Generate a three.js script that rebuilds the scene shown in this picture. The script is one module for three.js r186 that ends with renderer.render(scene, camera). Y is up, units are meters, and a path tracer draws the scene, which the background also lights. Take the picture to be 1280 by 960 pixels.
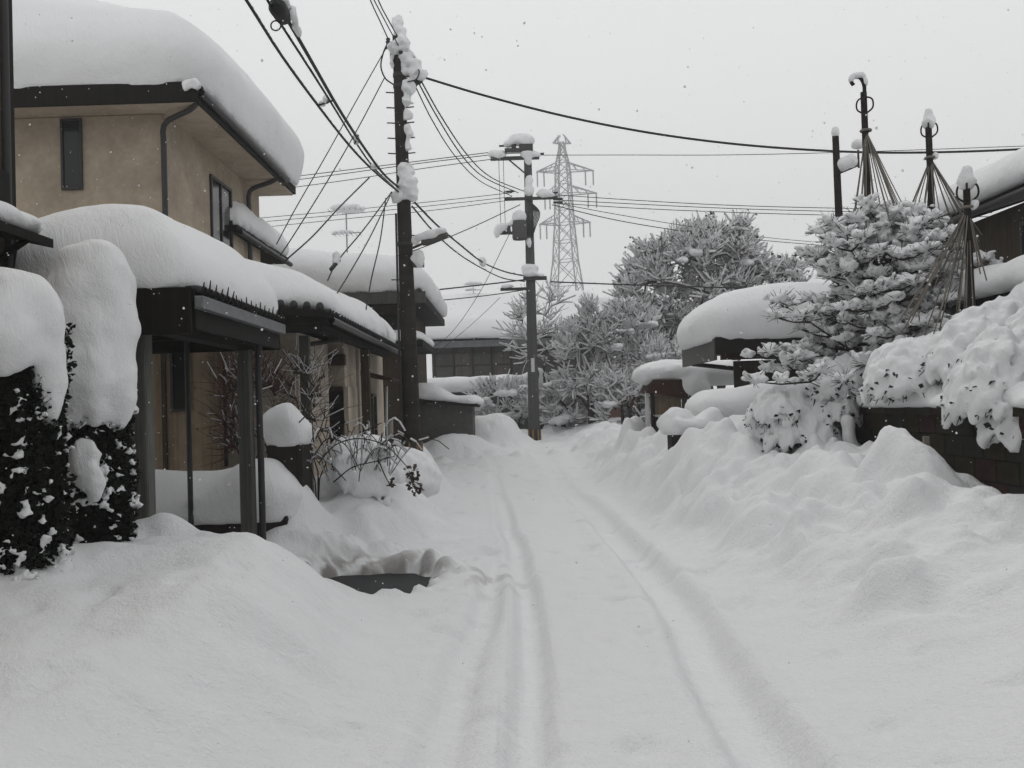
import * as THREE from 'three';
import { mergeGeometries } from 'three/addons/utils/BufferGeometryUtils.js';
import { ImprovedNoise } from 'three/addons/math/ImprovedNoise.js';

// ---------- camera, sky, sun, exposure ----------
const scene = new THREE.Scene();
const camera = new THREE.PerspectiveCamera(43.46, 4 / 3, 0.1, 2000);
camera.position.set(0, 1.65, 0);
camera.rotation.set(THREE.MathUtils.degToRad(1.28), 0, THREE.MathUtils.degToRad(-1.8), 'XYZ');
const renderer = new THREE.WebGLRenderer({ antialias: true });
renderer.toneMapping = THREE.LinearToneMapping;
renderer.toneMappingExposure = 0.605;
renderer.shadowMap.enabled = true;
{
  const w = 64, h = 32, d = new Float32Array(w * h * 4);      // an even snow cloud overcast
  for (let j = 0; j < h; j++) for (let i = 0; i < w; i++) {
    const a = i / w * Math.PI * 2, n = 0.006 * Math.sin(2 * a + 1.3) * Math.sin(j * 0.31) + 0.005 * Math.sin(3 * a + j * 0.5);
    const v = 1.5 + 1.8 * n, k = (j * w + i) * 4;
    d[k] = v * 0.995; d[k + 1] = v; d[k + 2] = v * 1.005; d[k + 3] = 1;
  }
  const t = new THREE.DataTexture(d, w, h, THREE.RGBAFormat, THREE.FloatType);
  t.mapping = THREE.EquirectangularReflectionMapping; t.magFilter = THREE.LinearFilter; t.minFilter = THREE.LinearFilter;
  t.wrapS = THREE.RepeatWrapping; t.needsUpdate = true;
  scene.background = t; scene.environment = t;
}
const sun = new THREE.DirectionalLight(new THREE.Color().setRGB(1, 0.97, 0.93), 1.1);
sun.position.set(-12, 40, -48); sun.target.position.set(0, 0, -12);
sun.castShadow = true; sun.shadow.radius = 60; sun.shadow.mapSize.set(2048, 2048);
Object.assign(sun.shadow.camera, { left: -30, right: 30, top: 35, bottom: -35, near: 1, far: 120 });
scene.add(sun, sun.target);
scene.fog = new THREE.FogExp2(new THREE.Color().setRGB(0.9, 0.905, 0.91), 0.003);

// ---------- helpers ----------
let seed = 7;
const rnd = () => { seed = (seed * 1664525 + 1013904223) >>> 0; return seed / 4294967296; };
const rr = (a, b) => a + (b - a) * rnd();
const reseed = s => { seed = s >>> 0; };
const perlin = new ImprovedNoise();
const N = (x, y, z) => perlin.noise(x + 31.7, y + 17.3, z + 53.1);
const fbm = (x, y, z, o = 3) => { let s = 0, a = 1; for (let i = 0; i < o; i++) { s += a * N(x, y, z); x *= 2.03; y *= 2.03; z *= 2.03; a *= 0.5; } return s; };
const sm = (a, b, x) => { const t = Math.min(1, Math.max(0, (x - a) / (b - a))); return t * t * (3 - 2 * t); };
const lerp = (a, b, t) => a + (b - a) * t;
const V = (x, y, z) => new THREE.Vector3(x, y, z);
const table = pts => x => {                                  // linear table with eased joints
  if (x <= pts[0][0]) return pts[0][1];
  for (let i = 1; i < pts.length; i++) if (x <= pts[i][0]) return lerp(pts[i - 1][1], pts[i][1], sm(pts[i - 1][0], pts[i][0], x));
  return pts[pts.length - 1][1];
};
const taken = {};
const numbered = n => { const k = taken[n] = (taken[n] ?? -1) + 1; return k ? n + '_' + String(k).padStart(3, '0') : n; };
function thing(name, label, category, base = [0, 0, 0], group, kind) {
  const g = new THREE.Group(); g.name = numbered(name); g.position.set(...base);
  g.userData = { label, category }; if (group) g.userData.group = group; if (kind) g.userData.kind = kind;
  scene.add(g); return g;
}
function metricUV(g) {                                        // uv in metres by the axis each corner faces
  if (!g.attributes.normal) g.computeVertexNormals();
  const p = g.attributes.position, n = g.attributes.normal, uv = new Float32Array(p.count * 2);
  for (let i = 0; i < p.count; i++) {
    const ax = Math.abs(n.getX(i)), ay = Math.abs(n.getY(i)), az = Math.abs(n.getZ(i)), x = p.getX(i), y = p.getY(i), z = p.getZ(i);
    if (ay > ax && ay > az) { uv[2 * i] = x; uv[2 * i + 1] = z; } else if (ax > az) { uv[2 * i] = z; uv[2 * i + 1] = y; } else { uv[2 * i] = x; uv[2 * i + 1] = y; }
  }
  g.setAttribute('uv', new THREE.BufferAttribute(uv, 2)); return g;
}
// part: geometries written in world metres are moved into the frame of their thing
function pieces(g) {                                            // the separate lumps of one snow volume
  const id = g.index.array, n = g.attributes.position.count, up = new Int32Array(n).map((_, i) => i), root = i => { while (up[i] !== i) i = up[i] = up[up[i]]; return i; };
  for (let t = 0; t < id.length; t += 3) { const a = root(id[t]); up[root(id[t + 1])] = a; up[root(id[t + 2])] = a; }
  const by = new Map(); for (let t = 0; t < id.length; t += 3) { const r = root(id[t]); if (!by.has(r)) by.set(r, []); by.get(r).push(id[t], id[t + 1], id[t + 2]); }
  return [...by.values()].filter(l => l.length > 90).map(l => {
    const map = new Map(), q = {}; for (const i of l) if (!map.has(i)) map.set(i, map.size);
    const o = new THREE.BufferGeometry();
    for (const [k, s] of [['position', 3], ['normal', 3], ['uv', 2]]) { const src = g.attributes[k].array, d = new Float32Array(map.size * s); for (const [i, j] of map) for (let e = 0; e < s; e++) d[j * s + e] = src[i * s + e]; o.setAttribute(k, new THREE.BufferAttribute(d, s)); }
    o.setIndex(l.map(i => map.get(i))); return o;
  });
}
function part(parent, name, geos, mat, label) {
  if (mat === M.snow && !Array.isArray(geos) && geos.index && !/beads|clumps|branch/.test(name)) {
    const l = pieces(geos); if (l.length > 1 && l.length < 40) { let m; for (const q of l) m = part(parent, name, [q], mat, label); return m; }
    if (l.length === 1) geos = l;
  }
  let g = Array.isArray(geos) ? (geos.length === 1 ? geos[0] : mergeGeometries(geos.map(q => q.index ? q.toNonIndexed() : q).map(q => { for (const k of Object.keys(q.attributes)) if (!['position', 'normal', 'uv'].includes(k)) q.deleteAttribute(k); return q; }))) : geos;
  const m = new THREE.Mesh(g, mat); m.name = name; m.castShadow = m.receiveShadow = true;
  const off = V(0, 0, 0); for (let o = parent; o && o !== scene; o = o.parent) off.add(o.position);
  if (off.lengthSq()) g.translate(-off.x, -off.y, -off.z);
  if (label) m.userData.label = label;
  if (/^(branch_snow|foliage|needles|snow_beads|snow_clumps|withered_leaves|crown|branches|boughs|stems)$/.test(name)) m.userData.kind = 'stuff';
  parent.add(m); return m;
}
function solo(name, geos, mat, label, category, group, kind) {  // a thing of one mesh
  const m = part(scene, numbered(name), geos, mat); m.userData = { label };
  if (category) m.userData.category = category; if (group) m.userData.group = group; if (kind) m.userData.kind = kind; return m;
}
// box from ranges, edges slightly chamfered
function box(x0, x1, y0, y1, z0, z1, c = 0.006) {
  const w = Math.abs(x1 - x0), h = Math.abs(y1 - y0), d = Math.abs(z1 - z0);
  c = Math.min(c, w / 4, h / 4, d / 4);
  const a = w / 2 - c, b = h / 2 - c;
  const g = new THREE.ExtrudeGeometry(rect(a, b), { depth: d - 2 * c, bevelEnabled: true, bevelThickness: c, bevelSize: c, bevelSegments: 1, curveSegments: 1 });
  g.translate((x0 + x1) / 2, (y0 + y1) / 2, Math.min(z0, z1) + c);
  return metricUV(g);
}
function rect(a, b) { const s = new THREE.Shape(); s.moveTo(-a, -b); s.lineTo(a, -b); s.lineTo(a, b); s.lineTo(-a, b); s.closePath(); return s; }
function prism(pts, z0, z1, c = 0.008) {                      // outline in x,y drawn out along z
  const s = new THREE.Shape(); pts.forEach((p, i) => i ? s.lineTo(...p) : s.moveTo(...p)); s.closePath();
  const g = new THREE.ExtrudeGeometry(s, { depth: Math.abs(z1 - z0) - 2 * c, bevelEnabled: true, bevelThickness: c, bevelSize: c, bevelOffset: -c, bevelSegments: 1 });
  g.translate(0, 0, Math.min(z0, z1) + c); return metricUV(g);
}
function tube(pts, r, n = 6, seg) {                            // smooth tube, r number or function of 0..1
  const c = new THREE.CatmullRomCurve3(pts.map(p => Array.isArray(p) ? V(...p) : p), false, 'centripetal');
  seg = seg || Math.max(2, (pts.length - 1) * 6);
  const g = new THREE.TubeGeometry(c, seg, typeof r === 'number' ? r : 1, n, false);
  if (typeof r !== 'number') {
    const P = g.attributes.position;
    for (let i = 0; i <= seg; i++) { const o = c.getPointAt(i / seg), k = r(i / seg); for (let j = 0; j <= n; j++) { const q = i * (n + 1) + j; P.setXYZ(q, o.x + (P.getX(q) - o.x) * k, o.y + (P.getY(q) - o.y) * k, o.z + (P.getZ(q) - o.z) * k); } }
  }
  return g;
}
function bar(a, b, r, n = 5, r2 = r) {                          // straight closed rod
  const A = V(...a), B = V(...b), L = A.distanceTo(B), g = new THREE.CylinderGeometry(r2, r, L, n);
  g.applyQuaternion(new THREE.Quaternion().setFromUnitVectors(V(0, 1, 0), B.clone().sub(A).normalize()));
  const m = A.add(B).multiplyScalar(0.5); g.translate(m.x, m.y, m.z); return g;
}
class Twigs {                                                    // many thin tapered tubes in one geometry
  constructor() { this.p = []; this.n = []; this.i = []; }
  seg(a, b, ra, rb, k = 5) {
    const d = b.clone().sub(a).normalize(), u = Math.abs(d.y) > 0.9 ? V(1, 0, 0) : V(0, 1, 0);
    const s = u.clone().cross(d).normalize(), t = d.clone().cross(s), o = this.p.length / 3;
    for (const [c, r] of [[a, ra], [b, rb]]) for (let j = 0; j < k; j++) {
      const q = j / k * 6.2832, cx = Math.cos(q), sx = Math.sin(q);
      const nx = s.x * cx + t.x * sx, ny = s.y * cx + t.y * sx, nz = s.z * cx + t.z * sx;
      this.p.push(c.x + nx * r, c.y + ny * r, c.z + nz * r); this.n.push(nx, ny, nz);
    }
    for (let j = 0; j < k; j++) { const j2 = (j + 1) % k; this.i.push(o + j, o + j2, o + k + j, o + j2, o + k + j2, o + k + j); }
    for (let j = 1; j < k - 1; j++) this.i.push(o, o + j + 1, o + j, o + k, o + k + j, o + k + j + 1);
  }
  geo() {
    const g = new THREE.BufferGeometry();
    g.setAttribute('position', new THREE.Float32BufferAttribute(this.p, 3)); g.setAttribute('normal', new THREE.Float32BufferAttribute(this.n, 3));
    g.setIndex(this.i); return metricUV(g);
  }
}
// leaf faces: each a bent diamond with its own lean
function leaves(points, size) {
  const p = [], idx = [];
  for (const [x, y, z, s = 1] of points) {
    const L = size * s * rr(0.7, 1.3), w = L * rr(0.3, 0.5);
    const d = V(rr(-1, 1), rr(-0.5, 0.9), rr(-1, 1)).normalize(), u = V(rr(-1, 1), rr(-1, 1), rr(-1, 1)).cross(d).normalize(), n = d.clone().cross(u);
    const o = p.length / 3;
    p.push(x, y, z, x + d.x * L * 0.55 + u.x * w + n.x * w * 0.3, y + d.y * L * 0.55 + u.y * w + n.y * w * 0.3, z + d.z * L * 0.55 + u.z * w + n.z * w * 0.3,
      x + d.x * L, y + d.y * L, z + d.z * L, x + d.x * L * 0.55 - u.x * w + n.x * w * 0.3, y + d.y * L * 0.55 - u.y * w + n.y * w * 0.3, z + d.z * L * 0.55 - u.z * w + n.z * w * 0.3);
    idx.push(o, o + 1, o + 2, o, o + 2, o + 3);
  }
  let g = new THREE.BufferGeometry(); g.setAttribute('position', new THREE.Float32BufferAttribute(p, 3)); g.setIndex(idx);
  g = g.toNonIndexed(); g.computeVertexNormals(); return metricUV(g);
}
// ---------- snow volumes: a distance field meshed by surface nets ----------
function nets(val, nx, ny, nz, m, c) {
  const id = new Int32Array(nx * ny * nz).fill(-1), pos = [], idx = [], sx = 1, sy = nx, sz = nx * ny;
  const E = [[0, 1], [2, 3], [4, 5], [6, 7], [0, 2], [1, 3], [4, 6], [5, 7], [0, 4], [1, 5], [2, 6], [3, 7]];
  const off = [0, 1, sy, sy + 1, sz, sz + 1, sz + sy, sz + sy + 1];
  for (let k = 0; k < nz - 1; k++) for (let j = 0; j < ny - 1; j++) for (let i = 0; i < nx - 1; i++) {
    const q = i + j * sy + k * sz; let mask = 0;
    for (let e = 0; e < 8; e++) if (val[q + off[e]] < 0) mask |= 1 << e;
    if (mask === 0 || mask === 255) continue;
    let x = 0, y = 0, z = 0, n = 0;
    for (const [a, b] of E) {
      const va = val[q + off[a]], vb = val[q + off[b]];
      if ((va < 0) === (vb < 0)) continue;
      const t = va / (va - vb);
      x += (a & 1) + t * ((b & 1) - (a & 1)); y += ((a >> 1) & 1) + t * (((b >> 1) & 1) - ((a >> 1) & 1)); z += (a >> 2) + t * ((b >> 2) - (a >> 2)); n++;
    }
    id[q] = pos.length / 3; pos.push(m[0] + (i + x / n) * c, m[1] + (j + y / n) * c, m[2] + (k + z / n) * c);
  }
  const quad = (a, b, d, e, flip) => { if (a < 0 || b < 0 || d < 0 || e < 0) return; flip ? idx.push(a, d, b, a, e, d) : idx.push(a, b, d, a, d, e); };
  for (let k = 1; k < nz - 1; k++) for (let j = 1; j < ny - 1; j++) for (let i = 1; i < nx - 1; i++) {
    const q = i + j * sy + k * sz, s = val[q] < 0;
    if (s !== (val[q + sx] < 0)) quad(id[q - sy - sz], id[q - sz], id[q], id[q - sy], !s);
    if (s !== (val[q + sy] < 0)) quad(id[q - sx - sz], id[q - sx], id[q], id[q - sz], !s);
    if (s !== (val[q + sz] < 0)) quad(id[q - sx - sy], id[q - sy], id[q], id[q - sx], !s);
  }
  const nv = pos.length / 3;
  for (let it = 0; it < 3; it++) {                               // relax the grid steps
    const a = new Float32Array(nv * 3), w = new Uint8Array(nv);
    for (let t = 0; t < idx.length; t += 3) for (let e = 0; e < 3; e++) { const i = idx[t + e], j = idx[t + (e + 1) % 3]; for (let q = 0; q < 3; q++) a[3 * i + q] += pos[3 * j + q]; w[i]++; }
    for (let i = 0; i < nv; i++) if (w[i]) for (let q = 0; q < 3; q++) pos[3 * i + q] = lerp(pos[3 * i + q], a[3 * i + q] / w[i], 0.5);
  }
  const g = new THREE.BufferGeometry(); g.setAttribute('position', new THREE.Float32BufferAttribute(pos, 3)); g.setIndex(idx); g.computeVertexNormals();
  const uv = new Float32Array(pos.length / 3 * 2);
  for (let i = 0; i < uv.length / 2; i++) { uv[2 * i] = pos[3 * i] + 0.43 * pos[3 * i + 1]; uv[2 * i + 1] = pos[3 * i + 2] + 0.61 * pos[3 * i + 1]; }
  g.setAttribute('uv', new THREE.BufferAttribute(uv, 2)); return g;
}
function volume(x0, x1, y0, y1, z0, z1, c, f) {
  const nx = Math.ceil((x1 - x0) / c) + 1, ny = Math.ceil((y1 - y0) / c) + 1, nz = Math.ceil((z1 - z0) / c) + 1, v = new Float32Array(nx * ny * nz);
  let q = 0; for (let k = 0; k < nz; k++) for (let j = 0; j < ny; j++) for (let i = 0; i < nx; i++) v[q++] = f(x0 + i * c, y0 + j * c, z0 + k * c);
  return nets(v, nx, ny, nz, [x0, y0, z0], c);
}
// snow lying on a roof: rounded shoulders, sides that belly out a little
function slab({ x0, x1, z0, z1, roof, top, R = 0.5, rc = 0.35, cell = 0.06, belly = 0.06, amp = 0.035, fr = 1.4, fine = 0.008 }) {
  const rf = typeof roof === 'number' ? () => roof : roof, tp = typeof top === 'number' ? () => top : top;
  const cx = (x0 + x1) / 2, cz = (z0 + z1) / 2, hx = Math.abs(x1 - x0) / 2, hz = Math.abs(z1 - z0) / 2;
  let lo = 1e9, hi = -1e9;
  for (let i = 0; i <= 4; i++) for (let j = 0; j <= 4; j++) { const x = lerp(x0, x1, i / 4), z = lerp(z0, z1, j / 4); lo = Math.min(lo, rf(x, z)); hi = Math.max(hi, tp(x, z)); }
  const e = belly + amp + 3 * cell;
  return volume(cx - hx - e, cx + hx + e, lo - 3 * cell, hi + e, cz - hz - e, cz + hz + e, cell, (x, y, z) => {
    const yb = rf(x, z), yt = tp(x, z), t = Math.min(1, Math.max(0, (y - yb) / (yt - yb)));
    const ax = Math.abs(x - cx) - hx + rc, az = Math.abs(z - cz) - hz + rc;
    let s = Math.min(Math.max(ax, az), 0) + Math.hypot(Math.max(ax, 0), Math.max(az, 0)) - rc;
    s -= belly * Math.sin(Math.PI * Math.min(1, t * 1.15)) - amp * 0.6 * N(x * 3.1, y * 3.1, z * 3.1);
    const wx = s + R, wy = y - yt + R;
    let d = Math.min(Math.max(wx, wy), 0) + Math.hypot(Math.max(wx, 0), Math.max(wy, 0)) - R;
    d += amp * N(x * fr, y * fr, z * fr) * 1.5 + fine * N(x * 6, y * 6, z * 6);
    return Math.max(d, yb - y + 0.012 * N(x * 8, 3, z * 8));
  });
}
// soft union of balls and stretched balls [x, y, z, rx, ry, rz]
function blobs(prims, cell = 0.03, k = 30, amp = 0.012, fr = 6, cut, ys = 1) {
  const lo = [1e9, 1e9, 1e9], hi = [-1e9, -1e9, -1e9], reach = 5 / k;
  for (const q of prims) { q[4] ??= q[3]; q[5] ??= q[3]; for (let a = 0; a < 3; a++) { lo[a] = Math.min(lo[a], q[a] - q[3 + a] - 0.12 - 2 * cell); hi[a] = Math.max(hi[a], q[a] + q[3 + a] + 0.12 + 2 * cell); } }
  const n = [0, 1, 2].map(a => Math.ceil((hi[a] - lo[a]) / cell) + 1), v = new Float32Array(n[0] * n[1] * n[2]);
  for (const [x, y, z, a, b, c] of prims) {
    const mn = Math.min(a, b, c), g = 1 + reach / mn, r = [a * g, b * g, c * g], o = [x, y, z];
    const s = [0, 1, 2].map(t => Math.max(0, Math.ceil((o[t] - r[t] - lo[t]) / cell))), e = [0, 1, 2].map(t => Math.min(n[t] - 1, Math.floor((o[t] + r[t] - lo[t]) / cell)));
    for (let kk = s[2]; kk <= e[2]; kk++) for (let j = s[1]; j <= e[1]; j++) for (let i = s[0]; i <= e[0]; i++) {
      const dx = (lo[0] + i * cell - x) / a, dy = (lo[1] + j * cell - y) / b, dz = (lo[2] + kk * cell - z) / c;
      const d = (Math.sqrt(dx * dx + dy * dy + dz * dz) - 1) * mn;
      if (d < reach) v[i + n[0] * (j + n[1] * kk)] += Math.exp(-k * d);
    }
  }
  let q = 0;
  for (let kk = 0; kk < n[2]; kk++) for (let j = 0; j < n[1]; j++) for (let i = 0; i < n[0]; i++, q++) {
    let d = v[q] > 0.004 ? -Math.log(v[q]) / k : reach;
    if (d < 0.2) { const x = lo[0] + i * cell, y = lo[1] + j * cell, z = lo[2] + kk * cell; d += amp * fbm(x * fr, y * fr * ys, z * fr, 2); if (cut) d = Math.max(d, cut(x, y, z)); }
    v[q] = d;
  }
  return nets(v, n[0], n[1], n[2], lo, cell);
}
// ---------- materials ----------
function noiseTex(size, fn, srgb) {
  const d = new Uint8Array(size * size * 4);
  for (let j = 0; j < size; j++) for (let i = 0; i < size; i++) { const c = fn(i / size, j / size), k = (j * size + i) * 4; for (let a = 0; a < 3; a++) d[k + a] = Math.max(0, Math.min(255, (Array.isArray(c) ? c[a] : c) * 255)); d[k + 3] = 255; }
  const t = new THREE.DataTexture(d, size, size); t.wrapS = t.wrapT = THREE.RepeatWrapping; t.magFilter = THREE.LinearFilter; t.minFilter = THREE.LinearMipmapLinearFilter; t.generateMipmaps = true;
  if (srgb) t.colorSpace = THREE.SRGBColorSpace; t.needsUpdate = true; return t;
}
const TAU = Math.PI * 2;
const tile = (u, v, f, o = 4) => { let s = 0, a = 1, w = 0; for (let i = 0; i < o; i++) { s += a * perlin.noise(Math.cos(TAU * u) * f + 5, Math.sin(TAU * u) * f + Math.cos(TAU * v) * f, Math.sin(TAU * v) * f + 9); w += a; a *= 0.55; f *= 2; } return s / w; };
const rep = (t, x, y = x) => { const c = t.clone(); c.repeat.set(x, y); c.needsUpdate = true; return c; };
reseed(11);

const lat = Array.from({ length: 4096 }, () => rnd());
const pn = (u, v, n, s = 0) => { const x = u * n, y = v * n, i = Math.floor(x), j = Math.floor(y), a = sm(0, 1, x - i), b = sm(0, 1, y - j), h = (p, q) => lat[(((p % n) + n) % n * 61 + ((q % n) + n) % n * 131 + s * 977) & 4095]; return lerp(lerp(h(i, j), h(i + 1, j), a), lerp(h(i, j + 1), h(i + 1, j + 1), a), b) * 2 - 1; };
const grain = noiseTex(512, (u, v) => 0.5 + 0.16 * pn(u, v, 8) + 0.13 * pn(u, v, 19, 1) + 0.1 * pn(u, v, 47, 2) + 0.08 * pn(u, v, 110, 3) + 0.16 * (rnd() - 0.5));
const mottle = noiseTex(256, (u, v) => { const t = 0.88 + 0.05 * pn(u, v, 4) + 0.035 * pn(u, v, 9, 1) + 0.03 * pn(u, v, 23, 2) + 0.03 * pn(u, v, 60, 3) + 0.03 * (rnd() - 0.5); return [t, t, t]; }, true);
const streak = noiseTex(256, (u, v) => { const t = 0.82 + 0.09 * pn(u, v * 0.0 + 0.3, 29) + 0.06 * pn(u, v * 0.0 + 0.7, 61, 1) + 0.05 * pn(u, v, 12, 2) + 0.04 * pn(u, v, 40, 4); return [t, t * 0.985, t * 0.96]; }, true);
const std = (r, g, b, o = {}) => { const m = new THREE.MeshPhysicalMaterial({ roughness: 0.85, specularIntensity: (o.roughness ?? 0.85) > 0.65 ? 0.25 : 0.6, ...o }); m.color.setRGB(r, g, b); m.side = THREE.DoubleSide; return m; };
const M = {
  snow: std(0.775, 0.78, 0.788, { roughness: 0.95, bumpMap: rep(grain, 1.7), bumpScale: 0.014 }),
  flake: std(0.88, 0.89, 0.9, { roughness: 1, transmission: 0.5, thickness: 0, specularIntensity: 0 }),
  ground: std(1, 1, 1, { roughness: 0.95, vertexColors: true, bumpMap: rep(grain, 1.3), bumpScale: 0.02 }),
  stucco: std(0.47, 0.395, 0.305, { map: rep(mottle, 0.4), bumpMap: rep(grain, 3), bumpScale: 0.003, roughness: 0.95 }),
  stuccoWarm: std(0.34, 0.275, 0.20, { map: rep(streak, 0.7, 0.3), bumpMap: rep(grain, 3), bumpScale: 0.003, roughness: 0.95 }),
  render: std(0.30, 0.27, 0.23, { map: rep(mottle, 0.6), bumpMap: rep(grain, 3), bumpScale: 0.002, roughness: 0.95 }),
  stuccoPale: std(0.50, 0.435, 0.355, { map: rep(mottle, 0.5), bumpMap: rep(grain, 3), bumpScale: 0.003, roughness: 0.95 }),
  postPale: std(0.15, 0.155, 0.148, { roughness: 0.7, map: rep(streak, 3, 0.5) }),
  darkWood: std(0.013, 0.011, 0.010, { map: rep(streak, 1.2, 0.6), roughness: 0.7, bumpMap: rep(grain, 4, 1), bumpScale: 0.002 }),
  redWood: std(0.055, 0.024, 0.019, { map: rep(streak, 1, 1), roughness: 0.7 }),
  brownWood: std(0.065, 0.05, 0.036, { map: rep(streak, 1.4, 0.7), roughness: 0.8, bumpMap: rep(grain, 4, 1), bumpScale: 0.002 }),
  tanPanel: std(0.24, 0.19, 0.125, { map: rep(streak, 2, 0.8), roughness: 0.8 }),
  dark: std(0.032, 0.029, 0.026, { roughness: 0.8, map: rep(streak, 1.5, 0.8) }),
  metalDark: std(0.03, 0.028, 0.028, { roughness: 0.45 }),
  gutter: std(0.17, 0.175, 0.18, { roughness: 0.5, map: rep(mottle, 1.5) }),
  postGrey: std(0.085, 0.088, 0.084, { roughness: 0.6, map: rep(streak, 3, 0.5) }),
  glass: std(0.012, 0.013, 0.015, { roughness: 0.12 }),
  pale: std(0.55, 0.55, 0.54, { roughness: 0.6 }),
  wood: std(0.040, 0.036, 0.033, { map: rep(streak, 3, 0.35), roughness: 0.9, bumpMap: rep(grain, 6, 0.7), bumpScale: 0.006 }),
  concrete: std(0.10, 0.10, 0.10, { map: rep(mottle, 1.2), roughness: 0.9, bumpMap: rep(grain, 4), bumpScale: 0.002 }),
  farWall: std(0.12, 0.115, 0.11, { map: rep(mottle, 0.5), roughness: 0.9 }),
  farShutter: std(0.17, 0.165, 0.16, { map: rep(streak, 0.8, 0.8), roughness: 0.8 }),
  steel: std(0.30, 0.31, 0.32, { roughness: 0.6 }),
  cable: std(0.012, 0.012, 0.013, { roughness: 0.6 }),
  insulator: std(0.03, 0.028, 0.028, { roughness: 0.25 }),
  bark: std(0.045, 0.038, 0.034, { roughness: 0.95 }),
  twig: std(0.075, 0.055, 0.05, { roughness: 0.95 }),
  twigRed: std(0.085, 0.042, 0.035, { roughness: 0.95 }),
  leafDark: std(0.010, 0.013, 0.009, { roughness: 0.85 }),
  leafPine: std(0.03, 0.036, 0.028, { roughness: 0.9 }),
  leafGrey: std(0.07, 0.075, 0.06, { roughness: 0.9 }),
  rope: std(0.17, 0.155, 0.135, { roughness: 1 }),
  pole: std(0.030, 0.026, 0.024, { roughness: 0.9, map: rep(streak, 4, 0.6) }),
  wet: std(0.010, 0.011, 0.013, { roughness: 0.5, specularIntensity: 0.22, bumpMap: rep(grain, 3), bumpScale: 0.002 }),
  mortar: std(0.028, 0.026, 0.022, { roughness: 1 }),
  yellow: std(0.34, 0.19, 0.06, { roughness: 0.6, map: rep(mottle, 2) }),
  brick: std(0.22, 0.12, 0.095, { map: rep(mottle, 0.6), roughness: 0.9 }),
};
const blockMats = [0, 1, 2, 3].map(i => std(0.034 + 0.009 * (i % 3), 0.030 + 0.007 * (i % 2), 0.020 + 0.003 * i, { roughness: 0.95, map: rep(mottle, 1.3 + 0.2 * i), bumpMap: rep(grain, 4), bumpScale: 0.004 }));
const tileMat = std(0.03, 0.03, 0.033, { roughness: 0.5, map: rep(mottle, 3) });
// ---------- the snow covered ground ----------
const leftEdge = table([[3, -0.75], [5, -0.85], [7.2, -0.95], [8.4, -1.05], [9, -1.0], [10.4, -1.7], [12, -1.9], [14, -1.15], [18, -1.05], [24, -2.2], [32, -3.4]]);
const leftTop = table([[2, 0.42], [4, 0.5], [5.5, 0.62], [6.6, 0.68], [7.4, 0.6], [8.3, 0.28], [9.9, 0.2], [11, 0.3], [13, 0.62], [17.5, 0.9], [22, 0.9], [28, 0.85]]);
const leftRun = table([[3, 1.5], [6, 1.15], [8, 0.9], [10, 1.2], [14, 0.9], [18, 0.8], [30, 1.4]]);
const rightEdge = table([[3, 1.72], [9, 1.7], [14, 1.75], [18, 1.65], [24, 1.5], [30, 1.3]]);
const rightTop = table([[3, 0.56], [6, 0.58], [8, 0.66], [10, 0.78], [12, 0.84], [18, 0.8], [22, 0.74], [30, 0.85]]);
const rutL = table([[2, -0.04], [4.4, 0], [6.2, 0.07], [8.5, 0.06], [11, 0.0], [14, -0.14], [21, -0.42], [28, -0.85], [40, -2.2]]);
const rutR = table([[2, 1.05], [4.4, 1.14], [8.5, 1.3], [14, 1.22], [20, 0.92], [28, 0.45], [40, -0.9]]);
const rutO = table([[2, -0.5], [4.4, -0.43], [6, -0.38], [8.3, -0.27], [10.5, -0.2], [13, -0.3]]);
const mounds = [ // x, D, rx, rD, height
  [-2.3, 6.9, 1.1, 0.55, 0.08], [-3.0, 7.35, 0.4, 0.3, 0.14], [-2.62, 7.5, 0.3, 0.22, 0.1], [-2.85, 7.6, 0.3, 0.2, 0.17], [-3.15, 6.15, 0.2, 0.3, 0.25], [-3.5, 5.2, 0.35, 0.35, 0.3],
  [3.5, 9.2, 0.42, 0.5, 0.2], [3.9, 9.3, 0.35, 0.4, 0.12], [3.62, 7.9, 0.45, 0.42, 0.2], [3.2, 10.4, 0.5, 0.6, 0.1], [3.68, 7.1, 0.4, 0.5, 0.06], [3.3, 11.6, 0.5, 0.5, 0.08],
  [2.15, 13.8, 0.36, 0.3, 0.26], [2.55, 13.3, 0.5, 0.4, 0.2], [3.05, 13.5, 0.4, 0.42, 0.26], [2.6, 13.2, 0.55, 0.7, 0.18], [2.95, 12.6, 0.4, 0.5, 0.16], [2.3, 16.5, 0.6, 0.9, 0.22], [3.9, 13.6, 0.7, 0.7, 0.2],
  [-1.75, 11.8, 0.6, 0.62, 0.5], [-1.25, 12.9, 0.45, 0.9, 0.28], [-2.0, 11.9, 0.4, 0.4, 0.25], [-1.65, 12.7, 0.45, 0.5, 0.4], [-2.45, 11.0, 0.28, 0.35, 0.42], [-2.1, 12.6, 0.5, 0.55, 0.4], [-1.75, 13.6, 0.5, 0.7, 0.16], [-1.55, 15.5, 0.5, 0.9, 0.12], [-2.6, 11.3, 0.35, 0.5, 0.3],
  [-0.75, 27.2, 0.85, 0.8, 0.66], [-0.2, 27, 0.5, 0.7, 0.4], [-1.5, 27, 0.6, 0.8, 0.4], [-1.75, 24.6, 0.8, 0.5, 0.5], [-1.0, 25.0, 0.6, 0.5, 0.35], [0.15, 29, 0.8, 1, 0.3], [2.0, 25.5, 0.9, 1.4, 0.18], [1.2, 30, 1, 1, 0.2],
];
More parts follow.
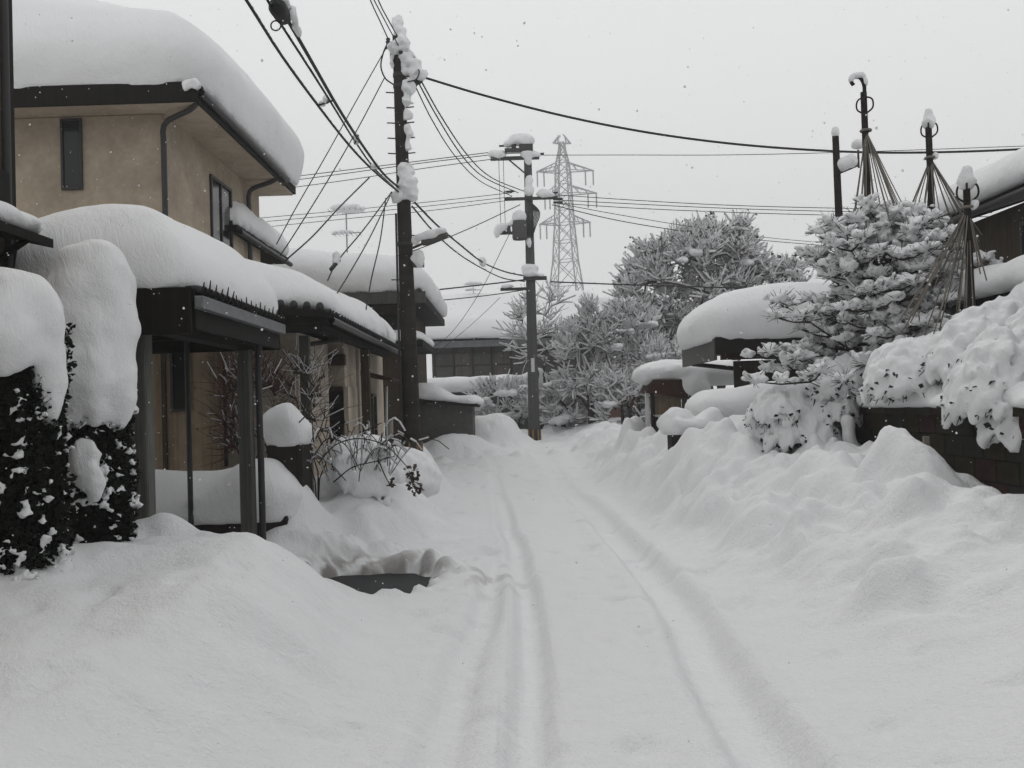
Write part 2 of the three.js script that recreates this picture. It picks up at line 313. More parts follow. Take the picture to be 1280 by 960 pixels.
{
  reseed(3131);                                                   // rounded lumps tumbled down the banks
  for (let i = 0; i < 190; i++) { const D = rr(5.5, 21), r = rr(0.12, 0.42) * (0.7 + D / 40); mounds.push([rr(2.25, lerp(3.5, 4.2, sm(7, 11, D))) - 0.3 * sm(12, 18, D), D, r, r * rr(0.8, 1.3), r * rr(0.2, 0.46) * (0.35 + 0.65 * sm(5, 9, D)), 1]); }
  for (let i = 0; i < 60; i++) { const D = rr(11, 24), r = rr(0.12, 0.32); mounds.push([rr(-2.4, -1.35), D, r, r * rr(0.8, 1.3), r * rr(0.15, 0.35), 1]); }
  for (let i = 0; i < 50; i++) { const r = rr(0.15, 0.45); mounds.push([rr(-2.2, 2.6), rr(24, 30), r, r, r * rr(0.15, 0.4), 1]); }
  for (let i = 0; i < 16; i++) { const r = rr(0.08, 0.2); mounds.push([rr(-2.3, -0.8), rr(10.25, 10.9), r, r * 0.9, r * rr(0.25, 0.5), 1]); }
  for (let i = 0; i < 9; i++) { const r = rr(0.07, 0.16); mounds.push([rr(-1.6, -0.55), rr(8.75, 9.0), r, r * 0.8, r * rr(0.2, 0.4), 1]); }
  mounds.push([-0.7, 10.0, 0.2, 0.16, 0.1, 1], [-0.9, 10.2, 0.16, 0.14, 0.09, 1], [-0.55, 9.7, 0.1, 0.1, 0.06, 1]);
}
const cells = new Map();                                          // mounds sorted into 1 m squares
for (const m of mounds) for (let i = Math.floor(m[0] - 3 * m[2]); i <= m[0] + 3 * m[2]; i++) for (let j = Math.floor(m[1] - 3 * m[3]); j <= m[1] + 3 * m[3]; j++) { const k = i + ',' + j; if (!cells.has(k)) cells.set(k, []); cells.get(k).push(m); }
// the opening dug down to the wet gutter beside the drive
const pitD = (x, D) => { const a = (x + 1.52 + 0.12 * N(x * 2.2, 4, D * 2.2)) / 0.62, b = (D - 9.55 + 0.10 * N(x * 3.1, 8, D * 3.1)) / 0.7; return Math.pow(Math.pow(Math.abs(a), 2.6) + Math.pow(Math.abs(b), 2.6), 1 / 2.6); };
function groundY(x, D) {
  let y = 0.56 * sm(17.5, 28, D) + 0.02 * sm(28, 60, D);
  const rough = 0.25 + 0.75 * (1 - Math.exp(-D / 6));
  const eL = leftEdge(D) + 0.16 * N(D * 0.8, 2, 1) + 0.07 * N(D * 2.3, 5, 1), eR = rightEdge(D) + 0.16 * N(D * 0.7, 9, 4) + 0.05 * N(D * 2.6, 5, 7);
  const bL = sm(0, leftRun(D), eL - x), bR = Math.pow(sm(-0.15, 2.15 - 0.85 * sm(9, 13, D), x - eR), 0.85);
  const base = y;
  y += Math.max(0, leftTop(D) - base * 0.75) * bL + Math.max(0, rightTop(D) - base * 0.75) * bR;
  // soft heaps thrown up by the plough
  const bank = Math.max(bL * sm(0.05, 0.5, bL), bR);
  const far = Math.exp(-Math.max(0, D - 30) / 20);
  y += bank * far * (0.10 * N(x * 0.9, 1, D * 0.8) + 0.06 * fbm(x * 2.1, 2, D * 1.9, 4) * (bR > bL ? 1.3 : 0.7));
  if (bR > 0) { const c = Math.max(0, fbm(x * 3.1, 7, D * 2.4, 2)); y += bR * sm(6.5, 10, D) * (1 - sm(19, 26, D)) * c * 0.07; y += sm(0.02, 0.25, bR) * (1 - sm(0.35, 0.8, bR)) * (0.05 * fbm(x * 4.2, 3, D * 3.2, 2)) * sm(5, 9, D); }
  if (bR > 0) y += sm(0.05, 0.5, bR) * sm(5.5, 9, D) * (1 - sm(21, 28, D)) * (0.42 * Math.abs(N(x * 1.55 + 0.4 * N(x * 2, 1, D * 2), 5, D * 1.35)) + 0.1 * Math.abs(N(x * 3.7, 8, D * 3.2)) - 0.05);
  if (bL > 0) y += sm(0.2, 0.8, bL) * sm(4, 6, D) * 0.05 * Math.abs(N(x * 2.2, 6, D * 2));
  for (const [mx, mD, rx, rD, h, puff] of cells.get(Math.floor(x) + ',' + Math.floor(D)) || []) { const w = puff ? 0.3 * N(x * 3.1, mx, D * 3.1) : 0, q = ((x - mx) / rx) ** 2 + ((D - mD) / rD) ** 2 + w; if (puff) { if (q < 1) y += h * (1 - Math.max(0, q)) ** 1.35; } else if (q < 9) y += h * Math.exp(-q * (1 + 0.25 * N(x * 2, mx, D * 2))); }
  // wheel ruts pressed in the road
  const road = (1 - sm(0.02, 0.2, bL)) * (1 - sm(0.02, 0.25, bR));
  const rut = (c, w, d) => -d * Math.exp(-Math.pow((x - c) / w, 4)), lip = (c, w, h) => h * Math.exp(-(((x - c) / w) ** 2));
  const wob = 0.03 * N(D * 0.8, 11, 2);
  const nearer = 1 - 0.9 * sm(11, 24, D);
  y += nearer * (rut(rutL(D) + wob, 0.115, 0.11) + lip(rutL(D) - 0.16 + wob, 0.08, 0.03) + lip(rutL(D) + 0.13 + wob, 0.05, 0.012));
  y += nearer * (rut(rutR(D) + wob, 0.19, 0.14) + lip(rutR(D) - 0.27 + wob, 0.1, 0.028) + lip(rutR(D) + 0.27, 0.1, 0.05));
  y += (1 - sm(9.5, 12.5, D)) * (rut(rutO(D) + wob, 0.13, 0.085) + lip(rutO(D) - 0.2, 0.1, 0.02));
  // tyre arcs swung into the drive
  const arc = sm(-2.3, -1.7, x) * (1 - sm(-0.35, 0.0, x)) * sm(10.3, 10.9, D) * (1 - sm(12.6, 13.2, D));
  if (arc > 0) y += arc * 0.045 * Math.sin((D - 0.55 * (x + 2) - 0.22 * (x + 2) ** 2) * 8.5 + 1.2 * N(x, 3, D));
  y += road * (0.018 * N(x * 1.3, 3, D * 0.7) + 0.011 * fbm(x * 4.2, 6, D * 3.4, 3));
  y += 0.004 * fbm(x * 9, 2, D * 9, 2) * Math.exp(-Math.max(0, D - 4) / 10);
  // scuffed dents
  const dn = N(x * 3.4, 21, D * 3.0); if (dn > 0.36) y -= (dn - 0.36) * 0.17 * sm(2, 3.5, D);
  y -= 0.07 * Math.exp(-(((x + 1.35) / 0.55) ** 2) - (((D - 8.85) / 0.35) ** 2));
  // clods round the dug opening
  const pd = pitD(x, D);
  if (pd < 3) {
    const rim = sm(1.02, 1.4, pd) * (1 - sm(1.6, 2.4, pd)) * sm(9.6, 10.3, D + 0.25 * x + 0.3) * (1 - sm(-1.0, -0.6, x));
    y += rim * (0.07 + 0.16 * Math.max(0, fbm(x * 2.6, 5, D * 3.2, 4)));
    const dugTo = -0.28; y = lerp(dugTo, y, sm(0.8, 1.22, pd + 0.12 * fbm(x * 5, 1, D * 5, 2)));
  }
  return y;
}
{
  const xs = [], ds = [];
  for (let x = -7; x <= 7.001; x += 0.04) xs.push(x);
  for (let s = 0.06, x = 7; x < 210;) { s *= 1.16; x += s; xs.push(x); xs.unshift(-x); }
  for (let d = -10; d < 2.4;) { ds.push(d); d += d < 0 ? 0.5 : 0.15; }
  for (let d = 2.4; d < 14; d += 0.035) ds.push(d);
  for (let d = 14; d < 32; d += 0.09) ds.push(d);
  for (let s = 0.1, d = 32; d < 210;) { ds.push(d); s *= 1.07; d += s; }
  const nx = xs.length, nd = ds.length, p = new Float32Array(nx * nd * 3), c = new Float32Array(nx * nd * 3), uv = new Float32Array(nx * nd * 2), idx = [];
  for (let j = 0, q = 0; j < nd; j++) for (let i = 0; i < nx; i++, q++) {
    const x = xs[i], D = ds[j]; p[3 * q] = x; p[3 * q + 1] = groundY(x, D); p[3 * q + 2] = -D; uv[2 * q] = x; uv[2 * q + 1] = D;
    // mud thrown up round the opening, in specks and crusts
    const pd = pitD(x, D), rx = (x + 0.32) / 0.42, rD = (D - 9.6) / 0.85;
    let mud = (1 - sm(1.0, 1.55, pd)) * sm(9.1, 9.5, D) * sm(-0.15, 0.35, fbm(x * 6, 3, D * 6, 3) + 0.25) * 0.75;
    mud = Math.max(mud, Math.exp(-(rx * rx + rD * rD)) * sm(0.05, 0.4, fbm(x * 8, 9, D * 2.6, 4)) * 0.3);
    if (pd < 0.9) mud = 0.9;
    c[3 * q] = lerp(0.775, 0.11, mud); c[3 * q + 1] = lerp(0.78, 0.085, mud); c[3 * q + 2] = lerp(0.788, 0.066, mud);
  }
  for (let j = 0; j < nd - 1; j++) for (let i = 0; i < nx - 1; i++) { const q = j * nx + i; idx.push(q, q + 1, q + nx, q + 1, q + nx + 1, q + nx); }
  const g = new THREE.BufferGeometry();
  g.setAttribute('position', new THREE.BufferAttribute(p, 3)); g.setAttribute('color', new THREE.BufferAttribute(c, 3)); g.setAttribute('uv', new THREE.BufferAttribute(uv, 2)); g.setIndex(idx); g.computeVertexNormals();
  solo('snow_ground', g, M.ground, 'deep ploughed snow over the street and gardens with wheel ruts', undefined, undefined, 'structure');
  const w = new THREE.PlaneGeometry(1.7, 1.7, 1, 1); w.rotateX(-Math.PI / 2); w.translate(-1.52, -0.09, -9.55);
  solo('wet_gutter', metricUV(w), M.wet, 'black wet gutter water in the dug opening of the snow', undefined, undefined, 'structure');
}
// ---------- building parts ----------
function windowZ(parent, x0, x1, y0, y1, z, { fw = 0.05, frame = M.metalDark, mull = [], rail = [] } = {}) {   // window in a wall that faces the camera
  const f = part(parent, 'window', [box(x0 - fw, x0, y0 - fw, y1 + fw, z - 0.05, z + 0.04), box(x1, x1 + fw, y0 - fw, y1 + fw, z - 0.05, z + 0.04), box(x0, x1, y1, y1 + fw, z - 0.05, z + 0.04), box(x0, x1, y0 - fw, y0, z - 0.05, z + 0.05)], frame);
  part(f, 'pane', box(x0, x1, y0, y1, z - 0.04, z + 0.012, 0.002), M.glass);
  for (const m of mull) part(f, 'mullion', box(m - 0.02, m + 0.02, y0, y1, z + 0.0125, z + 0.035, 0.003), frame);
  for (const m of rail) part(f, 'rail', box(x0, x1, m - 0.02, m + 0.02, z + 0.0125, z + 0.032, 0.003), frame);
  return f;
}
function windowX(parent, z0, z1, y0, y1, x, s = 1, { fw = 0.05, frame = M.metalDark, mull = [] } = {}) {      // window in a wall along the street
  const a = Math.min(z0, z1), b = Math.max(z0, z1), o = [x - 0.05 * s, x + 0.04 * s];
  const f = part(parent, 'window', [box(...o, y0 - fw, y1 + fw, a - fw, a), box(...o, y0 - fw, y1 + fw, b, b + fw), box(...o, y1, y1 + fw, a, b), box(...o, y0 - fw, y0, a, b)], frame);
  part(f, 'pane', box(x - 0.04 * s, x + 0.012 * s, y0, y1, a, b, 0.002), M.glass);
  for (const m of mull) part(f, 'mullion', box(x + 0.0125 * s, x + 0.035 * s, y0, y1, m - 0.02, m + 0.02, 0.003), frame);
  return f;
}
// ---------- houses on the near stretch of the street, which shade its snow ----------
function nearHouse(label, x0, x1, z0, z1, h, mat) {
  const t = thing('street_house', label, 'house', [(x0 + x1) / 2, 0, (z0 + z1) / 2]);
  part(t, 'wall', box(x0, x1, 0.1, h, z0, z1, 0.012), mat);
  for (let i = 0; i < 3; i++) { const w = (x1 - x0) / 4, x = x0 + w * (0.6 + i); for (const y of [1.0, h - 2]) { const f = part(t, 'window', box(x, x + w * 0.7, y, y + 1.2, z0 - 0.05, z0 - 0.002), M.metalDark); part(f, 'pane', box(x + 0.06, x + w * 0.7 - 0.06, y + 0.06, y + 1.14, z0 - 0.062, z0 - 0.051, 0.002), M.glass); } }
  part(t, 'roof', box(x0 - 0.6, x1 + 0.6, h + 0.003, h + 0.2, z0 - 0.6, z1 + 0.6), M.darkWood);
  part(t, 'snow_cover', slab({ x0: x0 - 0.7, x1: x1 + 0.7, z0: z0 - 0.7, z1: z1 + 0.7, roof: h + 0.18, top: h + 1.1, R: 0.7, cell: 0.16, amp: 0.06 }), M.snow);
}
nearHouse('dark timber house left of the street behind the viewpoint', -12, -4.6, 3, 11, 6, M.brownWood);
nearHouse('dark timber house right of the street behind the viewpoint', 4.8, 12, 1.5, 10, 6, M.brownWood);
nearHouse('dark timber house closing the street behind the viewpoint', -8, 9, 14.5, 20, 6.4, M.brownWood);
// ---------- two storey house on the left ----------
{
  const h = thing('two_storey_house', 'beige two storey house with narrow window and deep snow on its flat eave roof', 'house', [-7, 0, -15.5]);
  part(h, 'wall', box(-10.5, -4.79, 0.1, 5.92, -18.6, -13.5, 0.012), M.stucco);
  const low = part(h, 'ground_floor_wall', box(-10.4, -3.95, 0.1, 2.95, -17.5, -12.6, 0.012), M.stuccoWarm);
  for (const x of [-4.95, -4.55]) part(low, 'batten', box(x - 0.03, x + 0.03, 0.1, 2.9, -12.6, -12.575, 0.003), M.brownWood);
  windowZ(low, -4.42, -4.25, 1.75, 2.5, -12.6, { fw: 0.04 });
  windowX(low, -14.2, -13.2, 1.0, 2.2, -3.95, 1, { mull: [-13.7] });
  part(h, 'lean_to_roof', box(-10.4, -3.75, 2.953, 3.1, -17.5, -12.3), M.darkWood);
  const w1 = windowZ(h, -6.21, -5.98, 4.91, 5.85, -13.5, { fw: 0.035 });
  windowX(h, -16.6, -15.55, 4.2, 5.5, -4.79, 1, { mull: [-16.05] });
  part(h, 'soffit', box(-10.6, -4.2, 5.923, 5.96, -18.9, -12.98), M.stucco);
  const rf = part(h, 'roof', box(-10.7, -4.16, 5.962, 6.12, -19, -12.94), M.darkWood);
  part(rf, 'fascia', box(-10.8, -4.12, 5.88, 6.16, -12.938, -12.9), M.darkWood);
  part(rf, 'fascia', box(-4.158, -4.12, 5.88, 6.16, -17.9, -12.94), M.darkWood);
  part(rf, 'gutter', tube([[-4.07, 6.0, -12.9], [-4.07, 6.0, -15.4], [-4.07, 5.99, -17.9]], 0.055, 8), M.metalDark);
  part(h, 'downpipe', tube([[-4.14, 5.95, -13.05], [-4.3, 5.88, -13.2], [-4.72, 5.78, -13.42], [-4.78, 5.7, -13.44], [-4.78, 5.5, -13.44], [-4.78, 3.0, -13.44]], 0.04, 8, 40), M.metalDark);
  part(h, 'downpipe', tube([[-4.08, 5.97, -17.45], [-4.25, 5.88, -17.5], [-4.66, 5.75, -17.55], [-4.71, 5.65, -17.55], [-4.71, 5.4, -17.55], [-4.71, 3.0, -17.55]], 0.045, 8, 40), M.metalDark);
  part(h, 'snow_cover', slab({ x0: -11, x1: -4.06, z0: -19.3, z1: -12.9, roof: 6.1, top: (x, z) => 7.36 + 0.34 * Math.min(3, Math.max(0, -4.1 - x)) * sm(-12.6, -15.5, z) + 0.08 * Math.max(0, Math.min(3, -12.9 - z)), R: 0.95, rc: 0.6, cell: 0.06, belly: 0.12, amp: 0.03, fr: 0.8 }), M.snow);
  part(h, 'snow_clump', blobs([[-4.2, 6.12, -12.87, 0.1, 0.06, 0.05], [-4.27, 6.06, -12.88, 0.05, 0.04, 0.04], [-4.1, 6.08, -12.87, 0.05]], 0.018, 50, 0.03, 12), M.snow);
  // rear wing with its own lower roof
  part(h, 'wing_wall', box(-10, -5.2, 0.1, 4.8, -22, -18.61, 0.012), M.stucco);
  const wr = part(h, 'wing_roof', box(-10, -4.66, 4.803, 4.93, -20.4, -16.6), M.darkWood);
  part(wr, 'gutter', tube([[-4.62, 4.8, -16.6], [-4.62, 4.79, -20.4]], 0.05, 8), M.metalDark);
  part(wr, 'wing_snow', slab({ x0: -9, x1: -4.6, z0: -20.5, z1: -16.6, roof: 4.91, top: x => 5.55 + 0.25 * Math.min(1.5, -4.6 - x), R: 0.6, cell: 0.08, belly: 0.08, amp: 0.05 }), M.snow);
}
// ---------- the neighbour at the left border ----------
{
  const h = thing('corner_house', 'edge of a beige house with dark downpipe at the left border', 'house', [-4.8, 0, -8]);
  part(h, 'wall', box(-7, -3.93, 0.1, 6.6, -7.5, -3.5, 0.012), M.stucco);
  part(h, 'corner_board', box(-3.98, -3.88, 0.1, 6.6, -7.6, -7.502), M.darkWood);
  part(h, 'downpipe', tube([[-3.88, 6.5, -7.46], [-3.88, 4.5, -7.46], [-3.88, 1, -7.46]], 0.035, 8), M.metalDark);
  part(h, 'shutter_box', box(-3.929, -3.8, 3.2, 3.55, -7.35, -6.4), M.darkWood);
  const aw = part(h, 'awning', prism([[-3.929, 3.18], [-3.52, 3.05], [-3.52, 2.98], [-3.929, 3.08]], -7.45, -5.8), M.darkWood);
  part(aw, 'bracket', bar([-3.92, 2.8, -7.2], [-3.6, 3.01, -7.2], 0.03, 5), M.darkWood);
  part(aw, 'awning_snow', blobs([[-3.75, 3.14, -6.7, 0.14, 0.05, 0.6], [-3.78, 3.16, -7.1, 0.12, 0.06, 0.25], [-3.68, 3.12, -6.9, 0.1, 0.05, 0.2]], 0.03, 20, 0.02, 5), M.snow);
}
// ---------- carport in front of the house ----------
{
  const c = thing('carport', 'dark timber carport on grey posts under a huge rounded snow load', 'carport', [-3.4, 0, -9]);
  const rf = part(c, 'roof', box(-6.2, -2.5, 2.56, 2.66, -10.4, -7.64), M.darkWood);
  part(rf, 'front_fascia', box(-6.2, -2.52, 2.3, 2.67, -7.64, -7.6), M.darkWood);
  part(rf, 'side_fascia', box(-2.54, -2.5, 2.34, 2.558, -10.4, -7.66), M.darkWood);
  part(rf, 'rear_fascia', box(-6.2, -2.5, 2.33, 2.558, -10.44, -10.402), M.darkWood);
  const gt = part(rf, 'gutter', box(-2.5, -2.43, 2.5, 2.6, -10.42, -7.62, 0.012), M.gutter);
  for (let i = 0; i < 18; i++) {                               // the barrel ends of the roof tiles along the gutter
    const z = -7.7 - i * 0.157; reseed(300 + i);
    part(rf, 'roof_tile', tube([[-2.62, 2.66, z], [-2.5, 2.655, z], [-2.43, 2.645, z]], t => 0.032 + 0.008 * Math.sin(t * 3), 7, 6), tileMat);
    if (rnd() < 0.8) part(rf, 'tile_hook', bar([-2.44, 2.63, z + 0.03], [-2.435 + rr(-0.01, 0.02), 2.69 + rr(0.01, 0.06), z + 0.03], 0.012, 5, 0.004), M.dark);
  }
  for (const y of [-8.4, -9.1, -9.8]) part(rf, 'rafter', box(-6.1, -2.6, 2.42, 2.557, y - 0.05, y + 0.05), M.darkWood);
  part(c, 'beam', box(-2.86, -2.7, 2.31, 2.42, -10.2, -7.8), M.darkWood);
  const tilt = (x, z, y0, y1, w, mat, nm) => part(c, nm, box(x - w, x + w, y0, y1, z - w, z + w, 0.012), mat);
  tilt(-3.07, -7.95, 0.05, 2.55, 0.082, M.postPale, 'post');
  tilt(-2.74, -9.9, -0.05, 2.31, 0.068, M.postGrey, 'post');
  part(c, 'downpipe', tube([[-2.52, 2.5, -9.98], [-2.6, 2.4, -9.98], [-2.62, 2.2, -9.98], [-2.62, 1, -9.98], [-2.62, 0.02, -9.98]], 0.035, 8, 30), M.metalDark);
  part(c, 'downpipe', tube([[-3.5, 2.5, -10.4], [-3.5, 1.2, -10.4], [-3.5, 0.05, -10.4]], 0.03, 8), M.metalDark);
  part(c, 'snow_cover', slab({ x0: -6.4, x1: -2.46, z0: -10.6, z1: -7.58, roof: (x, z) => 2.65, top: (x, z) => 3.29 + 0.2 * Math.exp(-(((x + 3.35) / 0.75) ** 2)) - 0.1 * sm(-3.0, -2.4, x) + 0.05 * sm(-8, -9.5, z), R: 0.78, rc: 0.3, cell: 0.05, belly: 0.06, amp: 0.04, fr: 0.9 }), M.snow);
}
// low wall under the carport with its slab of snow
{
  const b = thing('low_wall', 'low dark wall under a thick slab of snow beneath the carport', 'wall', [-3.5, 0, -10.9]);
  part(b, 'base', box(-4.7, -2.5, 0.0, 0.52, -11.3, -10.55), M.dark);
  part(b, 'snow_cover', slab({ x0: -4.9, x1: -2.45, z0: -11.5, z1: -10.45, roof: 0.46, top: (x, z) => 1.0 + 0.14 * sm(-3.6, -2.7, x) + 0.05 * N(x * 1.3, 2, z), R: 0.42, rc: 0.4, cell: 0.035, belly: 0.05, amp: 0.07 }), M.snow);
}
{
  const b = thing('gate_post', 'squat dark gate post with a tall pillow of snow beside the carport', 'gate post', [-2.62, 0, -11.2]);
  part(b, 'post', box(-2.82, -2.42, 0.1, 1.28, -11.45, -11.0), M.dark);
  part(b, 'snow_cap', slab({ x0: -2.87, x1: -2.4, z0: -11.55, z1: -10.98, roof: 1.26, top: x => 1.74 - 0.1 * sm(-2.6, -2.4, x), R: 0.2, rc: 0.2, cell: 0.025, belly: 0.03, amp: 0.04, fr: 3 }), M.snow);
}
// ---------- single storey house with the entrance porch ----------
{
  const h = thing('porch_house', 'low brown house with recessed entrance and tiled eave under smooth snow', 'house', [-4, 0, -15]);
  part(h, 'rear_wall', box(-7, -2.95, 0.2, 2.8, -20.2, -16.61, 0.012), M.stuccoPale);
  part(h, 'side_wall', box(-7, -2.62, 0.2, 2.75, -19.6, -16.6, 0.012), M.stuccoPale);
  const ew = part(h, 'entrance_wall', box(-7, -3.223, 0.2, 2.8, -16.59, -15.5, 0.012), M.stuccoPale);
  part(h, 'entrance_header', box(-3.222, -2.68, 2.041, 2.8, -16.59, -15.5, 0.012), M.stuccoPale);
  const dr = part(h, 'door', box(-3.222, -2.66, 0.2, 2.04, -16.5, -16.44), M.redWood);
  part(dr, 'door_pane', box(-3.1, -2.8, 1.0, 1.8, -16.439, -16.42, 0.003), M.glass);
  part(h, 'entrance_jamb', box(-2.72, -2.64, 0.2, 2.04, -16.43, -15.52), M.stuccoPale);
  part(ew, 'door_frame', [box(-3.22, -3.161, 0.3, 2.04, -15.499, -15.42), box(-3.16, -2.72, 1.981, 2.038, -15.499, -15.42)], M.redWood);
  part(ew, 'lintel', box(-3.5, -2.66, 2.38, 2.55, -15.5, -15.36), M.redWood);
  part(ew, 'upper_board', box(-3.5, -3.22, 2.551, 2.78, -15.5, -15.4), M.redWood);
  const aw = part(h, 'awning', prism([[-3.9, 2.56], [-3.02, 2.36], [-3.0, 2.3], [-3.9, 2.3]], -15.35, -14.5), M.redWood);
  part(aw, 'awning_snow', blobs([[-3.15, 2.46, -14.9, 0.16, 0.06, 0.35], [-3.4, 2.5, -14.8, 0.2, 0.06, 0.3]], 0.04, 20, 0.02, 5), M.snow);
  part(h, 'wing_wall', box(-6, -2.92, 0.2, 2.75, -15.35, -13.2, 0.012), M.stuccoPale);
  part(h, 'porch_post', box(-2.5, -2.36, 0.2, 2.66, -16.1, -15.96), M.brownWood);
  part(h, 'porch_post', box(-2.68, -2.56, 0.2, 2.62, -12.3, -12.18), M.postGrey);
  part(h, 'porch_beam', box(-2.49, -2.37, 2.66, 2.76, -18.6, -11.8), M.darkWood);
  part(h, 'porch_rail', bar([-2.62, 2.5, -12.2], [-2.36, 2.62, -13.2], 0.03, 5), M.darkWood);
  part(h, 'cross_beam', box(-5, -2.3, 2.63, 2.73, -11.9, -11.79), M.darkWood);
  windowX(h, -17.4, -16.9, 1.2, 2.1, -2.62);
  windowX(h, -18.3, -17.9, 0.9, 1.9, -2.62);
  part(h, 'side_awning', prism([[-2.9, 2.42], [-2.08, 2.2], [-2.06, 2.14], [-2.9, 2.3]], -18.9, -16.7), M.redWood);
  part(h, 'downpipe', tube([[-2.4, 2.1, -18.4], [-2.42, 1.4, -18.4], [-2.42, 0.3, -18.4]], 0.03, 7), M.pale);
  const slope = x => 2.79 + Math.max(0, -2.25 - x) * 0.1;
  const rf = part(h, 'roof', prism([[-2.22, 2.77], [-2.22, 2.86], [-7, 3.34], [-7, 3.24]], -19, -11.7), M.darkWood);
  for (let i = 0; i < 34; i++) part(rf, 'roof_tile', tube([[-2.5, 2.9, -11.8 - i * 0.212], [-2.2, 2.86, -11.8 - i * 0.212]], 0.05, 7, 2), tileMat);
  for (let i = 0; i < 5; i++) part(rf, 'ridge_end', new THREE.SphereGeometry(0.05, 8, 6).scale(1, 1.2, 0.8).translate(-2.95 + i * 0.16, 2.99 - i * 0.016, -11.72), tileMat);
  part(rf, 'gutter', tube([[-2.17, 2.76, -11.7], [-2.17, 2.75, -15], [-2.17, 2.74, -19]], 0.045, 7), M.metalDark);
  part(rf, 'fascia', prism([[-2.24, 2.78], [-2.24, 2.88], [-7, 3.36], [-7, 3.26]], -11.698, -11.66), M.darkWood);
  part(h, 'snow_cover', slab({ x0: -7, x1: -2.24, z0: -19.1, z1: -11.8, roof: x => slope(x) + 0.1, top: (x, z) => Math.min(3.78, 3.42 + Math.max(0, -2.3 - x) * 0.2) - 0.12 * sm(-12.5, -11.6, z) + 0.1 * sm(-13, -17, z), R: 0.62, rc: 0.4, cell: 0.06, belly: 0.05, amp: 0.05, fr: 0.8 }), M.snow);
}
// ---------- taller house behind it ----------
{
  const h = thing('rear_house', 'brown house behind the first pole with dark eave and rounded snow', 'house', [-4.2, 0, -24]);
  part(h, 'wall', box(-6.5, -2.42, 0.3, 4.02, -27.5, -21.9, 0.012), M.brownWood);
  part(h, 'gable_board', box(-6.3, -2.3, 3.45, 3.8, -21.9, -21.82), M.darkWood);
  windowX(h, -24.5, -23.2, 1.6, 2.8, -2.42);
  const rf = part(h, 'roof', box(-6.9, -1.9, 4.023, 4.2, -28, -21.4), M.darkWood);
  part(rf, 'fascia', box(-6.9, -1.86, 4.0, 4.26, -21.398, -21.36), M.postGrey);
  for (let i = 0; i < 11; i++) part(rf, 'roof_tile', tube([[-3.9 + i * 0.19, 4.29, -21.7], [-3.9 + i * 0.19, 4.28, -21.35]], 0.05, 7, 2), tileMat);
  part(h, 'lower_eave', box(-3, -1.98, 3.05, 3.2, -25, -21.7), M.darkWood);
  part(h, 'snow_cover', slab({ x0: -7, x1: -1.82, z0: -28, z1: -21.35, roof: 4.25, top: (x, z) => 5.05 + 0.12 * Math.min(3, -1.8 - x), R: 0.7, cell: 0.09, belly: 0.08, amp: 0.05, fr: 0.8 }), M.snow);
  part(h, 'lower_snow', slab({ x0: -3, x1: -1.95, z0: -25, z1: -21.6, roof: 3.19, top: 3.45, R: 0.22, cell: 0.07, belly: 0.03 }), M.snow);
}
// ---------- grey house closing the street ----------
{
  const h = thing('far_house', 'long grey house with sliding shutters closing the end of the street', 'house', [-0.8, 0, -38]);
  part(h, 'wall', box(-3.0, 3.2, 0.4, 4.05, -42, -36.4, 0.012), M.farWall);
  for (let i = 0; i < 5; i++) { const x = -2.85 + i * 0.72; const s = part(h, 'shutter', box(x, x + 0.64, 2.75, 3.68, -36.4, -36.34), i % 2 ? M.farShutter : M.farWall); part(s, 'shutter_rail', box(x + 0.02, x + 0.62, 3.18, 3.24, -36.339, -36.32), M.metalDark); }
  for (let i = 0; i <= 5; i++) part(h, 'wall_post', box(-2.93 + i * 0.72, -2.86 + i * 0.72, 2.6, 3.9, -36.4, -36.31), M.metalDark);
  const rf = part(h, 'roof', prism([[-42.5, 4.15], [-39, 5.6], [-35.6, 4.12], [-35.6, 4.05], [-42.5, 4.05]], -3.4, 3.6).rotateY(-Math.PI / 2), M.darkWood);
  part(rf, 'fascia', box(-3.35, 3.3, 3.86, 4.1, -35.6, -35.54), M.gutter);
  part(h, 'snow_cover', slab({ x0: -3.6, x1: 3.6, z0: -42.4, z1: -35.5, roof: (x, z) => 4.1 + Math.max(0, 1.5 - Math.abs(z + 39) * 0.43), top: (x, z) => 4.75 + Math.max(0, 1.5 - Math.abs(z + 39) * 0.43), R: 0.5, cell: 0.11, belly: 0.06, amp: 0.05, fr: 0.7 }), M.snow);
  part(rf, 'snow_clump', blobs([[-0.2, 4.28, -35.5, 0.22, 0.14, 0.15]], 0.05, 15, 0.02), M.snow);
}
{
  const h = thing('brick_annex', 'dark gabled house with reddish wall right of the second pole', 'house', [3, 0, -41]);
  part(h, 'wall', box(2.9, 6.5, 0.5, 4.6, -45, -40.5, 0.012), M.brick);
  part(h, 'dark_wall', box(1.9, 2.89, 0.5, 4.9, -45, -40.6, 0.012), M.farWall);
  part(h, 'roof', box(1.6, 7, 4.95, 5.15, -45.5, -40), M.darkWood);
  part(h, 'lower_roof', box(1.5, 3.2, 3.95, 4.05, -40.59, -39.6), M.darkWood);
  part(h, 'lower_snow', slab({ x0: 1.4, x1: 3.2, z0: -40.6, z1: -39.5, roof: 4.04, top: 4.25, R: 0.18, cell: 0.08 }), M.snow);
  part(h, 'snow_cover', slab({ x0: 1.5, x1: 7.1, z0: -45.5, z1: -39.9, roof: 5.13, top: x => 5.75 + 0.2 * Math.min(2, x - 1.5), R: 0.5, cell: 0.11, amp: 0.05 }), M.snow);
}
